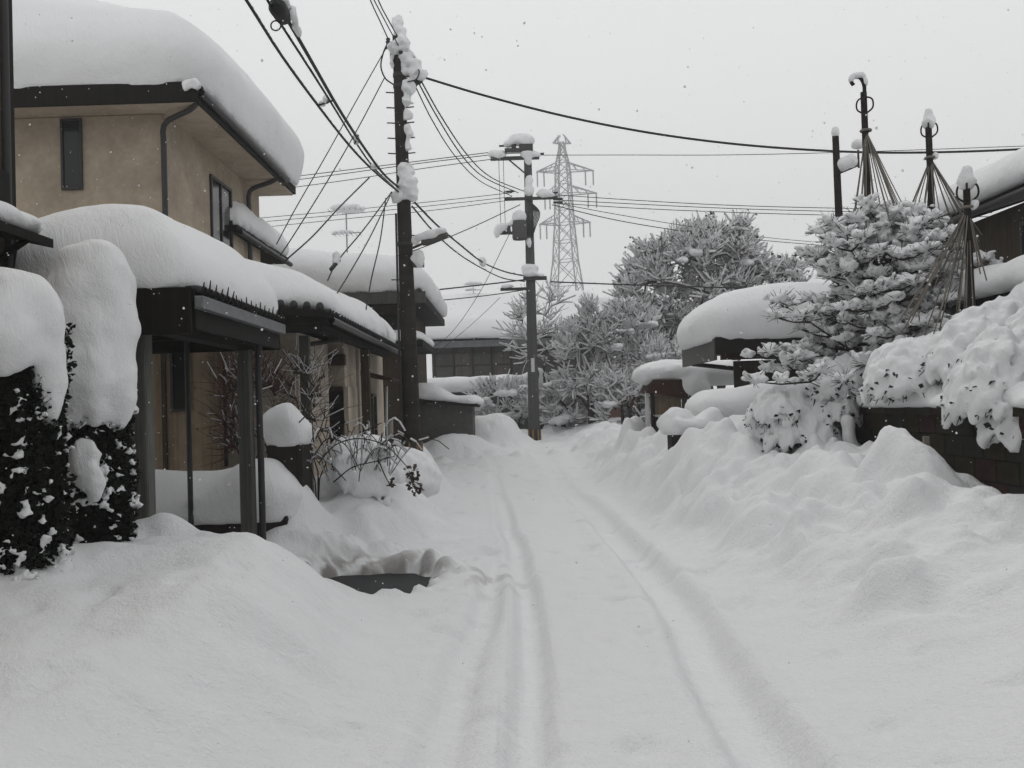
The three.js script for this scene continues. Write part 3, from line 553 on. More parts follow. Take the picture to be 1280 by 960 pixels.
{
  const h = thing('garden_wall', 'long low wall with a level ridge of snow before the grey house', 'wall', [-1, 0, -32.5]);
  part(h, 'wall', box(-3.6, 1.0, 0.4, 2.16, -32.7, -32.3, 0.012), M.farWall);
  part(h, 'snow_cover', slab({ x0: -3.7, x1: 1.1, z0: -33.0, z1: -31.9, roof: 2.15, top: x => 2.66 + 0.25 * sm(0.2, 0.8, x), R: 0.26, cell: 0.07, amp: 0.06 }), M.snow);
}
{
  const h = thing('low_shed', 'small dark shed with sagging snow roof behind the first pole', 'shed', [-2, 0, -25.8]);
  part(h, 'wall', box(-2.6, -1.05, 0.4, 1.75, -26.6, -25.3, 0.012), M.farWall);
  part(h, 'roof', prism([[-2.9, 1.98], [-0.9, 1.72], [-0.9, 1.64], [-2.9, 1.85]], -26.8, -25.0), M.darkWood);
  part(h, 'snow_cover', slab({ x0: -3.0, x1: -0.85, z0: -26.9, z1: -24.9, roof: x => 1.7 + (-0.9 - x) * 0.13, top: x => 1.94 + 0.36 * sm(-1.4, -2.2, x), R: 0.22, cell: 0.06, amp: 0.05 }), M.snow);
}
// ---------- right side: roofed parking bay, gate, fence ----------
{
  const c = thing('parking_shelter', 'dark open shelter right of the street under one thick loaf of snow', 'shelter', [4.8, 0, -17.5]);
  const rf = part(c, 'roof', box(3.43, 6.4, 2.5, 2.64, -19, -16.05), M.darkWood);
  part(rf, 'front_fascia', box(3.4, 6.4, 2.4, 2.68, -16.048, -16), M.darkWood);
  part(rf, 'side_fascia', box(3.38, 3.428, 2.3, 2.66, -19.05, -16.02), M.postGrey);
  part(rf, 'under_beam', box(3.6, 6.2, 2.32, 2.495, -16.6, -16.4), M.redWood);
  part(c, 'wall', box(3.98, 6.2, 0.6, 2.32, -17.3, -17.2), M.brownWood);
  part(c, 'post', box(4.9, 5.02, 0.6, 2.32, -16.5, -16.4), M.darkWood);
  part(c, 'strut', bar([3.5, 2.34, -18.6], [4.2, 2.16, -17.3], 0.045, 6), M.darkWood);
  part(c, 'snow_cover', slab({ x0: 3.3, x1: 6.6, z0: -19.1, z1: -15.95, roof: 2.62, top: x => 3.5 + 0.12 * sm(3.3, 4.6, x), R: 0.62, rc: 0.4, cell: 0.06, belly: 0.1, amp: 0.04, fr: 0.9 }), M.snow);
}
{
  const g = thing('gate_shelter', 'small tan panelled gate shelter with curling snow roof by the snowbank', 'gate', [3.3, 0, -20.5]);
  part(g, 'white_post', box(2.76, 2.84, 0.5, 1.86, -20.1, -20.0), M.pale);
  part(g, 'side_post', box(2.86, 2.93, 0.5, 1.84, -20.02, -19.9), M.darkWood);
  part(g, 'panel', box(2.94, 3.5, 1.36, 1.76, -20.06, -20.0), M.tanPanel);
  part(g, 'panel', box(2.94, 3.5, 0.5, 1.33, -20.06, -20.0), M.brownWood);
  part(g, 'panel_rail', box(2.93, 3.52, 1.325, 1.365, -20.0, -19.96), M.pale);
  part(g, 'side_post', box(3.51, 3.6, 0.5, 1.8, -20.02, -19.9), M.postGrey);
  part(g, 'fence_panel', box(3.62, 4.6, 0.5, 1.55, -20.05, -20.0), M.dark);
  part(g, 'fence_window', box(3.72, 3.9, 1.3, 1.48, -19.999, -19.97), M.farShutter);
  part(g, 'roof', prism([[2.75, 1.83], [2.9, 2.08], [3.5, 2.08], [3.75, 1.68], [3.7, 1.66]], -21, -19.8), M.redWood);
  part(g, 'snow_cover', blobs([[2.95, 2.2, -20.4, 0.38, 0.2, 0.6], [3.3, 2.28, -20.4, 0.5, 0.2, 0.6], [3.8, 2.25, -20.5, 0.6, 0.22, 0.6], [3.75, 1.95, -20.1, 0.3, 0.25, 0.4], [3.5, 1.75, -20, 0.0001, 0.0001, 0.0001], [3.9, 1.78, -20.1, 0.22, 0.15, 0.35], [4.5, 2.2, -20.6, 0.6, 0.25, 0.5], [5.2, 2.2, -20.6, 0.6, 0.25, 0.5]].filter(q => q[3] > 0.01), 0.05, 14, 0.03, 3), M.snow);
}
{
  const f = thing('board_fence', 'dark slatted fence under a long bolster of snow before the shelter', 'fence', [3.6, 0, -15]);
  part(f, 'cap_board', box(2.85, 4.5, 1.28, 1.35, -15.3, -14.75), M.darkWood);
  for (let i = 0; i < 5; i++) part(f, 'board', box(2.95 + i * 0.152, 3.095 + i * 0.152, 0.5, 1.279, -15.06, -15.0), M.brownWood);
  for (const x of [3.42, 3.5]) part(f, 'thin_post', box(x, x + 0.035, 0.6, 1.279, -14.98, -14.94), M.postGrey);
  for (const y of [0.98, 1.14]) part(f, 'slat', box(3.72, 3.92, y, y + 0.05, -15.06, -15.02), M.pale);
  part(f, 'slat', box(3.71, 4.5, 1.05, 1.11, -15.12, -15.08), M.darkWood);
  part(f, 'slat', box(3.71, 4.5, 0.7, 0.95, -15.12, -15.08), M.darkWood);
  part(f, 'post', box(3.96, 4.06, 0.6, 1.279, -15.06, -14.96), M.pale);
  part(f, 'end_post', box(4.3, 4.42, 0.6, 1.279, -15.06, -14.94), M.dark);
  part(f, 'snow_cover', slab({ x0: 2.8, x1: 4.42, z0: -15.5, z1: -14.65, roof: 1.33, top: x => 1.78 + 0.12 * sm(3.0, 4.2, x), R: 0.3, rc: 0.25, cell: 0.04, belly: 0.06, amp: 0.05 }), M.snow);
}
{
  const f = thing('dark_bin', 'low dark box wearing a lumpy snow cap beside the gate shelter', 'bin', [2.5, 0, -14.2]);
  part(f, 'body', box(2.32, 3.0, 0.2, 1.16, -14.6, -14.15, 0.03), M.dark);
  part(f, 'snow_cover', blobs([[2.42, 1.32, -14.35, 0.22, 0.2, 0.3], [2.68, 1.26, -14.35, 0.26, 0.16, 0.3], [2.95, 1.32, -14.4, 0.2, 0.2, 0.28], [2.3, 1.25, -14.3, 0.12, 0.12, 0.2]], 0.03, 24, 0.06, 4, (x, y) => 1.14 - y), M.snow);
}
{
  const h = thing('gable_house', 'snowy gable corner rising behind the shelter and the lone post', 'house', [7, 0, -20]);
  part(h, 'wall', box(6.7, 10.2, 0.5, 3.6, -23, -19.2, 0.012), M.farWall);
  part(h, 'roof', prism([[6.15, 3.3], [6.85, 4.1], [8.2, 5.0], [10.4, 3.5], [10.4, 3.35], [8.2, 4.8], [6.2, 3.15]], -23, -18.6), M.darkWood);
  part(h, 'snow_cover', slab({ x0: 6.1, x1: 10.5, z0: -23, z1: -18.5, roof: x => 3.2 + 1.7 * (1 - Math.abs(x - 8.2) / 2.1), top: x => 3.6 + 1.7 * (1 - Math.abs(x - 8.2) / 2.1), R: 0.3, cell: 0.08, amp: 0.05 }), M.snow);
}
{
  const h = thing('right_house', 'brown house at the right border with a long snow laden eave', 'house', [8.4, 0, -11]);
  part(h, 'wall', box(6.78, 11, 0.5, 4.1, -14.3, -5, 0.012), M.brownWood);
  const rf = part(h, 'roof', prism([[6.55, 4.15], [6.55, 4.27], [10.5, 5.5], [10.5, 5.3]], -14.6, -4.6), M.darkWood);
  part(rf, 'fascia', prism([[6.52, 4.1], [6.5, 4.3], [10.5, 5.55], [10.5, 5.3]], -14.64, -14.602), M.darkWood);
  part(rf, 'gutter', tube([[6.48, 4.12, -4.6], [6.48, 4.13, -10], [6.48, 4.14, -14.6]], 0.05, 7), M.metalDark);
  windowX(h, -12.6, -11.2, 3.3, 3.8, 6.78, -1, { mull: [-11.9] });
  part(h, 'snow_cover', slab({ x0: 6.4, x1: 10.6, z0: -14.8, z1: -4.5, roof: x => 4.25 + (x - 6.55) * 0.31, top: x => 4.7 + (x - 6.4) * 0.32, R: 0.45, cell: 0.08, belly: 0.06, amp: 0.05 }), M.snow);
  part(h, 'porch_roof', prism([[5.75, 2.7], [5.75, 2.8], [7.14, 3.1], [7.14, 2.98]], -13.8, -7), M.darkWood);
  part(h, 'porch_wall', box(6.4, 7.149, 0.5, 2.75, -13.6, -7.2, 0.012), M.brownWood);
  part(h, 'porch_snow', slab({ x0: 5.6, x1: 7.2, z0: -14, z1: -6.9, roof: x => 2.78 + (x - 5.75) * 0.2, top: x => 3.1 + (x - 5.6) * 0.2, R: 0.28, cell: 0.06, amp: 0.06 }), M.snow);
}
// ---------- block wall along the right garden ----------
{
  const w = thing('block_wall', 'dark mossy concrete block garden wall half buried in the right snowbank', 'wall', [4.4, 0, -9]);
  part(w, 'mortar', box(4.315, 4.45, 0.2, 1.42, -12.2, -5.6, 0.004), M.mortar);
  const bg = [box(-0.06, 0.06, -0.096, 0.096, -0.195, 0.195, 0.012), box(-0.06, 0.06, -0.096, 0.096, -0.0925, 0.0925, 0.012)];
  reseed(77);
  for (let r = 0; r < 6; r++) for (let i = 0; i < 17; i++) {
    const z = -5.82 - i * 0.4 - (r % 2 ? 0.2 : 0); if (z < -12.1) continue;
    const m = new THREE.Mesh(bg[0], blockMats[(rnd() * 4) | 0]); m.name = 'block'; m.castShadow = m.receiveShadow = true;
    m.position.set(4.352 + rr(-0.006, 0.006) - 4.4, 0.32 + r * 0.202, z + 9); w.add(m);
  }
  for (let i = 0; i < 11; i++) { const c = box(4.24, 4.5, 1.422, 1.5, -6.19 - i * 0.6, -5.6 - i * 0.6, 0.012); part(w, 'coping', c, blockMats[i % 4]); }
  part(w, 'end_pillar', box(4.16, 4.5, 0.3, 1.56, -12.62, -12.22, 0.015), M.redWood);
  part(w, 'snow_cover', blobs([0, 1, 2, 3, 4, 5, 6, 7, 8, 9, 10, 11].map(i => [4.38, 1.56 + 0.04 * Math.sin(i * 2.1), -12.3 + i * 0.56, 0.2, 0.13, 0.36]), 0.04, 18, 0.04, 3, (x, y) => 1.49 - y), M.snow);
}
{
  reseed(81);
  const s1 = thing('stake', 'short pale stake poking from the snow before the block wall', 'stake', [4.05, 0.9, -9.5]);
  part(s1, 'board', box(4.03, 4.09, 0.6, 1.22, -9.52, -9.49, 0.004), M.render);
  const s2 = thing('snowy_stake', 'tall stub wrapped in snow beside the wall end pillar', 'stake', [4.02, 0.8, -11.6]);
  part(s2, 'stub', bar([4.02, 0.7, -11.6], [4.02, 1.36, -11.6], 0.03, 7), M.bark);
  part(s2, 'snow', blobs([[4.02, 1.32, -11.6, 0.08, 0.1, 0.08], [4.03, 1.15, -11.58, 0.075, 0.14, 0.075], [4.05, 0.96, -11.57, 0.09, 0.14, 0.09]], 0.02, 40, 0.02, 8), M.snow);
  const s3 = thing('snowy_stake', 'short stub wrapped in snow left of the taller one by the wall end', 'stake', [3.8, 0.8, -11.5]);
  part(s3, 'stub', bar([3.8, 0.7, -11.5], [3.8, 1.1, -11.5], 0.03, 7), M.bark);
  part(s3, 'snow', blobs([[3.8, 1.06, -11.5, 0.07, 0.09, 0.07], [3.8, 0.93, -11.5, 0.085, 0.12, 0.085]], 0.02, 40, 0.02, 8), M.snow);
}
// ---------- snow loaded garden shrubs ----------
// drooping pads: a bough line fans out and carries lumps that hang at the tips
function padShrub(name, label, cx, cy, cz, spec, { cell = 0.022, k = 46, n = 40, twigs = 60, leafN = 500, leafMat = M.leafPine, droop = 0.25, front = 1 } = {}) {
  const t = thing(name, label, 'shrub', [cx, groundY(cx, -cz), cz], 'snow loaded garden shrubs');
  const pr = [], tw = new Twigs(), lf = [];
  for (const [dx, dy, dz, rx, ry, rz] of spec) {
    for (let i = 0; i < n * 2.6; i++) {
      const a = rr(0, TAU), q = Math.sqrt(rnd()), x = cx + dx + Math.cos(a) * q * rx, z = cz + dz + Math.sin(a) * q * rz, y = cy + dy + ry * (1 - q * q) * 0.6 + rr(-0.25, 0.25) * ry - droop * q * q * ry;
      const r = rr(0.045, 0.09) * (1.15 - 0.35 * q); pr.push([x, y, z, r, r * rr(0.6, 0.95), r]);
      if (q > 0.62 && rnd() < 0.5) { let yy = y, rad = r * 0.72; const st = 3 + (rnd() * 4 | 0); for (let s = 0; s < st; s++) { yy -= rad * 1.05; pr.push([x + rr(-0.02, 0.02), yy, z + rr(-0.02, 0.02), rad, rad * 1.2, rad]); rad *= 0.75; } }
    }
    for (let i = 0; i < n * 1.8; i++) {                            // hanging fringe
      const a = rr(0, TAU), q = rr(0.72, 1.05); let x = cx + dx + Math.cos(a) * q * rx, z = cz + dz + Math.sin(a) * q * rz, y = cy + dy + ry * (0.5 - q * q * (0.6 + droop) ) + rr(-0.1, 0.15) * ry, r = rr(0.022, 0.045);
      const L = rr(0.06, 0.22); for (let s = 0; s <= L; s += r * 0.8) { const f = s / L; pr.push([x + Math.cos(a) * 0.09 * Math.sqrt(f), y - s, z + Math.sin(a) * 0.09 * Math.sqrt(f), r * (1 - 0.55 * f), r * (1 - 0.4 * f), r * (1 - 0.55 * f)]); }
      if (rnd() < 0.7) { tw.seg(V(x, y, z), V(x + Math.cos(a) * 0.15, y - L - rr(0, 0.1), z + Math.sin(a) * 0.15), 0.008, 0.004, 4); for (let j = 0; j < 2; j++) lf.push([x + Math.cos(a) * rr(0.08, 0.16), y - L * rr(0.2, 1.2), z + Math.sin(a) * rr(0.08, 0.16)]); }
    }
    for (let i = 0; i < twigs / spec.length; i++) {
      const a = rr(0, TAU), L = rr(0.6, 1.15), s = V(cx + dx * 0.5, cy + dy - ry * 1.2, cz + dz * 0.5), e = V(cx + dx + Math.cos(a) * rx * L, cy + dy + rr(-0.5, 0.3) * ry - droop * ry, cz + dz + Math.sin(a) * rz * L);
      const m = s.clone().lerp(e, 0.55).add(V(rr(-0.1, 0.1), rr(0, 0.18), rr(-0.1, 0.1)));
      tw.seg(s, m, 0.014, 0.01); tw.seg(m, e, 0.01, 0.004);
      for (let j = 0; j < leafN / twigs; j++) { const f = rr(0.3, 1.05), p = m.clone().lerp(e, f); lf.push([p.x + rr(-0.06, 0.06), p.y + rr(-0.1, 0.02), p.z + rr(-0.06, 0.06)]); }
    }
  }
  part(t, 'branches', tw.geo(), M.bark); part(t, 'foliage', leaves(lf, 0.06), leafMat);
  part(t, 'snow', blobs(pr, cell, k, 0.05, 12, undefined, 0.5), M.snow);
  return t;
}
reseed(501);
padShrub('garden_shrub', 'loose snowy shrub filling the gap under the pine boughs', 4.35, 1.9, -12.2, [[0, 0.0, 0, 0.45, 0.3, 0.3], [-0.4, -0.1, 0.1, 0.35, 0.3, 0.3], [0.4, 0.1, 0, 0.4, 0.35, 0.3], [0.9, 0.0, 0, 0.4, 0.35, 0.3]], { n: 26, leafN: 900, twigs: 110 });
padShrub('garden_shrub', 'low bush with dark leaves showing under its snow left of the block wall', 3.62, 1.35, -12.1, [[0, -0.12, 0.05, 0.42, 0.32, 0.35], [-0.25, 0.2, 0, 0.3, 0.25, 0.3], [0.35, 0.25, 0, 0.3, 0.25, 0.3]], { n: 34, leafN: 1800, twigs: 90, leafMat: M.leafDark });
padShrub('garden_shrub', 'snow mounded shrub with hanging fringe above the middle of the block wall', 4.6, 1.96, -10.5, [[0, 0.02, 0.1, 0.5, 0.3, 0.42], [-0.38, -0.02, 0.15, 0.35, 0.26, 0.35], [0.3, 0.12, 0.1, 0.3, 0.3, 0.3]], { n: 60, leafN: 500, droop: 0.45 });
padShrub('garden_shrub', 'big snow pad drooping over the block wall at the right border', 4.55, 1.75, -8.8, [[-0.12, 0.15, 0.1, 0.4, 0.32, 0.4], [0.32, 0.35, 0, 0.42, 0.35, 0.4], [0.05, -0.12, 0.3, 0.36, 0.3, 0.3], [0.5, 0.0, 0.3, 0.35, 0.35, 0.3]], { n: 62, leafN: 700, droop: 0.9 });
padShrub('garden_shrub', 'high snow heap on a shrub under the right rope pole', 5.0, 2.3, -9.9, [[0, 0, 0, 0.5, 0.3, 0.4], [0.5, 0.2, 0, 0.4, 0.3, 0.4], [-0.35, -0.2, 0.1, 0.35, 0.25, 0.3]], { n: 60, leafN: 500, droop: 0.5 });
padShrub('garden_shrub', 'dark leaved shrub under snow below the right house eave', 5.75, 2.5, -10.3, [[0, 0.1, 0, 0.4, 0.3, 0.4], [-0.25, -0.3, 0.1, 0.3, 0.3, 0.3]], { n: 40, leafN: 900, droop: 0.5, leafMat: M.leafDark });
// ---------- the garden pine ----------
{
  reseed(909);
  const bx = 5.0, bz = -12.6, t = thing('garden_pine', 'snow laden pine with dark forked boughs behind the block wall', 'tree', [bx, 0.9, bz]);
  const tw = new Twigs(), fine = new Twigs(), pr = [], lf = [];
  const trunk = [V(bx + 0.15, 0.6, bz), V(bx + 0.05, 1.5, bz + 0.05), V(bx - 0.06, 2.3, bz), V(bx - 0.02, 3.1, bz + 0.03), V(bx - 0.02, 3.6, bz), V(bx, 3.98, bz)];
  const tr = new Twigs(); trunk.slice(1).forEach((p, i) => tr.seg(trunk[i], p, 0.085 - i * 0.014, 0.071 - i * 0.014, 8));
  const on = y => { for (let i = 1; i < trunk.length; i++) if (y <= trunk[i].y) return trunk[i - 1].clone().lerp(trunk[i], (y - trunk[i - 1].y) / (trunk[i].y - trunk[i - 1].y)); return trunk[5].clone(); };
  const tuft = (p, r) => {                                       // needles held in a lump of snow
    for (let i = 0; i < 8; i++) {                               // fingers of snow along the needle sprays
      const a = rr(0, TAU), d = V(Math.cos(a), rr(-0.15, 0.95), Math.sin(a)).normalize(), l = r * rr(1.0, 1.75);
      for (const q of [0.25, 0.6, 0.95]) { const w = r * (0.42 - 0.2 * q) * rr(0.7, 1.25); pr.push([p.x + d.x * l * q, p.y + d.y * l * q + 0.2 * r, p.z + d.z * l * q, w, w * 0.85, w]); }
      if (rnd() < 0.45) fine.seg(p, V(p.x + d.x * l * 1.15, p.y + d.y * l * 1.1 - 0.015, p.z + d.z * l * 1.15 + 0.012), 0.007, 0.004, 4);
    }
    for (let i = 0; i < 24; i++) { const a = rr(0, TAU), q = r * rr(0.9, 2.0); fine.seg(p, V(p.x + Math.cos(a) * q, p.y + r * rr(-0.7, 1.5), p.z + Math.sin(a) * q), 0.006, 0.0025, 3); }
  };
  const nb = 58;
  for (let b = 0; b < nb; b++) {
    const h = b / (nb - 1), y0 = lerp(1.25, 3.8, Math.pow(h, 0.9)), s = on(y0), a = b * 2.399 + rr(-0.4, 0.4);
    const L = (1.28 * Math.pow(1 - h, 0.85) + 0.3) * rr(0.72, 1.1) * (Math.cos(a) < 0 ? 1.08 : 0.95) * (Math.abs(Math.sin(a)) > 0.8 ? 0.85 : 1);
    const up = rr(0.1, 0.42) + 0.35 * h, dir = V(Math.cos(a), 0, Math.sin(a));
    let p = s.clone(), pts = [p];
    for (let i = 1; i <= 5; i++) { const f = i / 5; pts.push(s.clone().addScaledVector(dir, L * f).add(V(rr(-0.06, 0.06), L * up * Math.pow(f, 1.5) - 0.05 * Math.sin(f * 5), rr(-0.06, 0.06)))); }
    for (let i = 1; i < 6; i++) tw.seg(pts[i - 1], pts[i], 0.026 * (1.15 - i / 6), 0.026 * (1.05 - i / 6), 6);
    for (let i = 1; i < 6; i++) {
      if (i > 1) tuft(pts[i].clone().add(V(0, 0.04, 0)), rr(0.085, 0.125) * (i === 5 ? 1.15 : 1));
      if (i > 1 && L > 0.5) for (const sd of [-1, 1]) {
        if (rnd() < 0.2) continue;
        const l2 = L * rr(0.2, 0.36), e = pts[i].clone().add(V(dir.x * l2 * 0.7 - dir.z * sd * l2, rr(0.0, 0.16), dir.z * l2 * 0.7 + dir.x * sd * l2));
        const m = pts[i].clone().lerp(e, 0.5).add(V(0, -0.03, 0)); tw.seg(pts[i], m, 0.014, 0.011); tw.seg(m, e, 0.011, 0.006);
        tuft(e, rr(0.08, 0.12)); if (rnd() < 0.6) tuft(m.clone().add(V(0, 0.05, 0)), rr(0.06, 0.09));
      }
    }
  }
  for (let i = 0; i < 7; i++) tuft(V(bx + rr(-0.16, 0.16), rr(3.75, 4.1), bz + rr(-0.16, 0.16)), rr(0.07, 0.11));
  part(t, 'trunk', tr.geo(), M.bark); part(t, 'boughs', tw.geo(), M.bark); part(t, 'needles', fine.geo(), M.leafPine);
  part(t, 'snow', blobs(pr, 0.018, 80, 0.026, 16), M.snow);
}
// ---------- rope poles that hold the boughs up ----------
function ropePole(label, x, z, y0, yTop, yTie, r, feet, curl) {
  const t = thing('rope_pole', label, 'rope pole', [x, y0, z], 'snow guard poles with ropes over the pine');
  part(t, 'pole', tube([[x, y0, z], [x - 0.01, (y0 + yTop) / 2, z], [x - 0.01, yTop, z]], q => lerp(r, r * 0.85, q), 8, 8), M.pole);
  for (const [fx, fy, fz] of feet) part(t, 'rope', tube([[x, yTie, z], [lerp(x, fx, 0.5), lerp(yTie, fy, 0.5) - 0.015, lerp(z, fz, 0.5)], [fx, fy, fz]], 0.0075, 5, 6), M.rope);
  part(t, 'tie', new THREE.TorusGeometry(r * 1.25, 0.018, 6, 14).rotateX(Math.PI / 2).translate(x, yTie, z), M.rope);
  for (let i = 0; i < 4; i++) { const a = i * 1.57 + 0.5; part(t, 'straw_loop', tube([[x, yTop - 0.06, z], [x + Math.cos(a) * 0.09, yTop - 0.1, z + Math.sin(a) * 0.09], [x + Math.cos(a) * 0.1, yTop - 0.22, z + Math.sin(a) * 0.1], [x + Math.cos(a) * 0.03, yTop - 0.28, z + Math.sin(a) * 0.03]], 0.012, 5, 12), M.pole); }
  if (curl) {
    part(t, 'hook', tube([[x, yTop - 0.05, z], [x, yTop + 0.1, z], [x - 0.05, yTop + 0.2, z], [x - 0.13, yTop + 0.21, z], [x - 0.17, yTop + 0.15, z], [x - 0.14, yTop + 0.1, z]], 0.026, 7, 24), M.pole);
    part(t, 'snow', blobs([[x - 0.04, yTop + 0.235, z, 0.06, 0.04, 0.05], [x - 0.12, yTop + 0.23, z, 0.055, 0.04, 0.05], [x - 0.17, yTop + 0.17, z, 0.04], [x + 0.02, yTop + 0.14, z, 0.04, 0.06, 0.04]], 0.014, 60, 0.01, 12), M.snow);
  } else part(t, 'snow', blobs([[x, yTop + 0.04, z, 0.06, 0.1, 0.06], [x, yTop - 0.07, z, 0.095, 0.085, 0.095], [x + 0.05, yTie + 0.03, z + 0.03, 0.05, 0.06, 0.05]], 0.016, 55, 0.025, 9), M.snow);
}
{
  reseed(1201);
  const ring = (cx, cz, y, rx, rz, n, dy) => Array.from({ length: n }, (_, i) => { const a = i / n * TAU + rr(-0.15, 0.15); return [cx + Math.cos(a) * rx * rr(0.85, 1.1), y + rr(-dy, dy), cz + Math.sin(a) * rz * rr(0.8, 1.1)]; });
  ropePole('tallest rope pole with curled snowy tip above the pine', 4.87, -12.9, 2.6, 5.72, 5.2, 0.052, ring(4.88, -12.5, 3.72, 0.4, 0.42, 20, 0.16), true);
  ropePole('rope pole with a knotted snowy head, second from the right border', 5.99, -13.5, 1.6, 5.52, 4.95, 0.055, ring(6.05, -13.5, 3.8, 0.56, 0.5, 22, 0.15), false);
  const low = ring(4.98, -10.6, 2.95, 0.28, 0.3, 10, 0.12).concat(ring(4.72, -10.7, 2.4, 0.4, 0.4, 18, 0.16));
  ropePole('lowest and nearest rope pole at the right with a fat snow cap', 5.05, -10.5, 1.4, 4.0, 3.66, 0.045, low, false);
}
{
  const t = thing('wooden_post', 'lone dark post with snow topped lamp bracket left of the rope poles', 'post', [5.54, 0.8, -16]);
  part(t, 'post', tube([[5.54, 0.6, -16], [5.54, 3, -16], [5.53, 6.0, -16]], q => lerp(0.085, 0.055, q), 9, 8), M.pole);
  part(t, 'bracket', bar([5.55, 5.35, -16], [5.88, 5.47, -15.95], 0.025, 6), M.metalDark);
  part(t, 'lamp_arm', bar([5.88, 5.42, -15.95], [5.88, 5.72, -15.95], 0.018, 6), M.metalDark);
  part(t, 'snow', blobs([[5.53, 6.04, -16, 0.075, 0.11, 0.075], [5.62, 5.48, -15.98, 0.11, 0.11, 0.1], [5.74, 5.54, -15.96, 0.13, 0.13, 0.11], [5.88, 5.82, -15.95, 0.11, 0.1, 0.1]], 0.025, 40, 0.02, 8), M.snow);
}
// ---------- first utility pole ----------
const lathe = (pts, n = 16) => new THREE.LatheGeometry(pts.map(p => new THREE.Vector2(...p)), n);
{
  const X = y => -1.84 - (y - 0.86) * 0.0066, Z = -17.5, t = thing('utility_pole', 'tall dark utility pole left of the road with snow on its steps', 'utility pole', [-1.84, 0.8, -17.5]);
  part(t, 'shaft', tube([[X(0.4), 0.4, Z], [X(4.5), 4.5, Z], [X(8.5), 8.5, Z]], q => lerp(0.165, 0.1, q), 16, 20), M.wood);
  const sl = part(t, 'guard_sleeve', tube([[X(0.5), 0.5, Z], [X(1.05), 1.05, Z]], 0.176, 16, 2), M.metalDark);
  for (let i = 0; i < 7; i++) { const a = i / 7 * TAU; part(sl, 'stripe', box(X(0.9) + Math.cos(a) * 0.173 - 0.018, X(0.9) + Math.cos(a) * 0.173 + 0.018, 0.7, 1.04, Z + Math.sin(a) * 0.173 - 0.02, Z + Math.sin(a) * 0.173 + 0.02, 0.004), M.yellow); }
  for (let i = 0; i < 7; i++) for (const s of [-1, 1]) { const y = 6.3 + i * 0.28; if (y > 7.6 && s < 0) continue; part(t, 'step_bolt', bar([X(y), y, Z + 0.02], [X(y) + s * 0.25, y + 0.01, Z + 0.05], 0.013, 6), M.metalDark); }
  for (let i = 0; i < 4; i++) { const y = 2.4 + i * 0.8; part(t, 'step_bolt', bar([X(y), y, Z], [X(y) + (i % 2 ? 1 : -1) * 0.27, y, Z + 0.05], 0.013, 6), M.metalDark); }
  for (const y of [4.65, 5.45, 5.7, 7.55, 7.75]) part(t, 'band', tube([[X(y), y - 0.03, Z], [X(y), y + 0.03, Z]], 0.145 - (y - 4.5) * 0.008, 14, 2), M.metalDark);
  const arm = part(t, 'cross_arm', box(-2.1, -1.74, 8.2, 8.25, Z + 0.1, Z + 0.16), M.metalDark);
  const ins = (x, y, z) => part(t, 'insulator', lathe([[0, -0.06], [0.035, -0.06], [0.05, -0.02], [0.03, 0], [0.045, 0.03], [0.025, 0.05], [0, 0.06]], 10).translate(x, y, z), M.insulator);
  for (const q of [[-2.06, 8.36, -17.4], [-1.82, 8.14, -17.35], [-1.84, 8.34, -17.4], [-1.6, 7.6, -17.5], [-1.53, 7.64, -17.5], [-1.48, 7.7, -17.5], [-1.62, 7.86, -17.4], [-1.7, 7.92, -17.4]]) ins(...q);
  part(t, 'bracket_arm', [bar([X(7.7), 7.7, Z], [-1.46, 7.62, Z], 0.025, 6), bar([X(7.5), 7.45, Z], [-1.5, 7.6, Z], 0.018, 6)], M.metalDark);
  part(t, 'jumper', tube([[-2.06, 8.34, -17.4], [-2.14, 8.1, -17.3], [-2.19, 7.85, -17.3], [-2.12, 7.65, -17.35], [-1.98, 7.55, -17.4]], 0.014, 6, 30), M.cable);
  part(t, 'jumper', tube([[-1.62, 7.86, -17.4], [-1.5, 7.75, -17.3], [-1.56, 7.6, -17.3], [-1.72, 7.58, -17.35]], 0.012, 6, 24), M.cable);
  part(t, 'riser_pipe', tube([[X(1) - 0.17, 0.9, Z + 0.08], [X(3) - 0.165, 3, Z + 0.08], [X(5.2) - 0.14, 5.2, Z + 0.08]], 0.022, 6), M.metalDark);
  part(t, 'meter_box', box(-1.72, -1.52, 4.2, 4.42, -17.42, -17.3, 0.02), M.concrete);
  const sn = [[-1.88, 8.72, Z, 0.11, 0.13, 0.11], [-1.85, 8.5, Z + 0.02, 0.12, 0.16, 0.13], [-1.8, 8.28, Z + 0.1, 0.14, 0.15, 0.2], [-1.95, 8.2, Z + 0.2, 0.1, 0.1, 0.2], [-1.72, 8.05, Z + 0.1, 0.13, 0.1, 0.12], [-1.58, 7.92, Z + 0.1, 0.12, 0.07, 0.1], [-1.62, 7.78, Z + 0.1, 0.1, 0.1, 0.09], [-1.48, 7.72, Z + 0.05, 0.11, 0.09, 0.1], [-1.65, 7.5, Z + 0.1, 0.07, 0.1, 0.08], [-2.0, 7.95, Z + 0.1, 0.04, 0.13, 0.05],
    [-1.8, 5.95, Z + 0.08, 0.14, 0.2, 0.12], [-1.78, 5.7, Z + 0.12, 0.17, 0.18, 0.14], [-1.98, 5.5, Z + 0.12, 0.13, 0.12, 0.12], [-1.7, 5.55, Z + 0.1, 0.12, 0.14, 0.1], [-1.62, 4.4, -17.34, 0.12, 0.12, 0.1], [-1.6, 4.28, -17.3, 0.08, 0.08, 0.07]];
  for (let i = 0; i < 6; i++) { const y = 6.36 + i * 0.28; sn.push([X(y) + 0.14, y + 0.02, Z + 0.06, 0.09, 0.05, 0.06], [X(y) + 0.12, y + 0.1, Z + 0.06, 0.05, 0.09, 0.05]); }
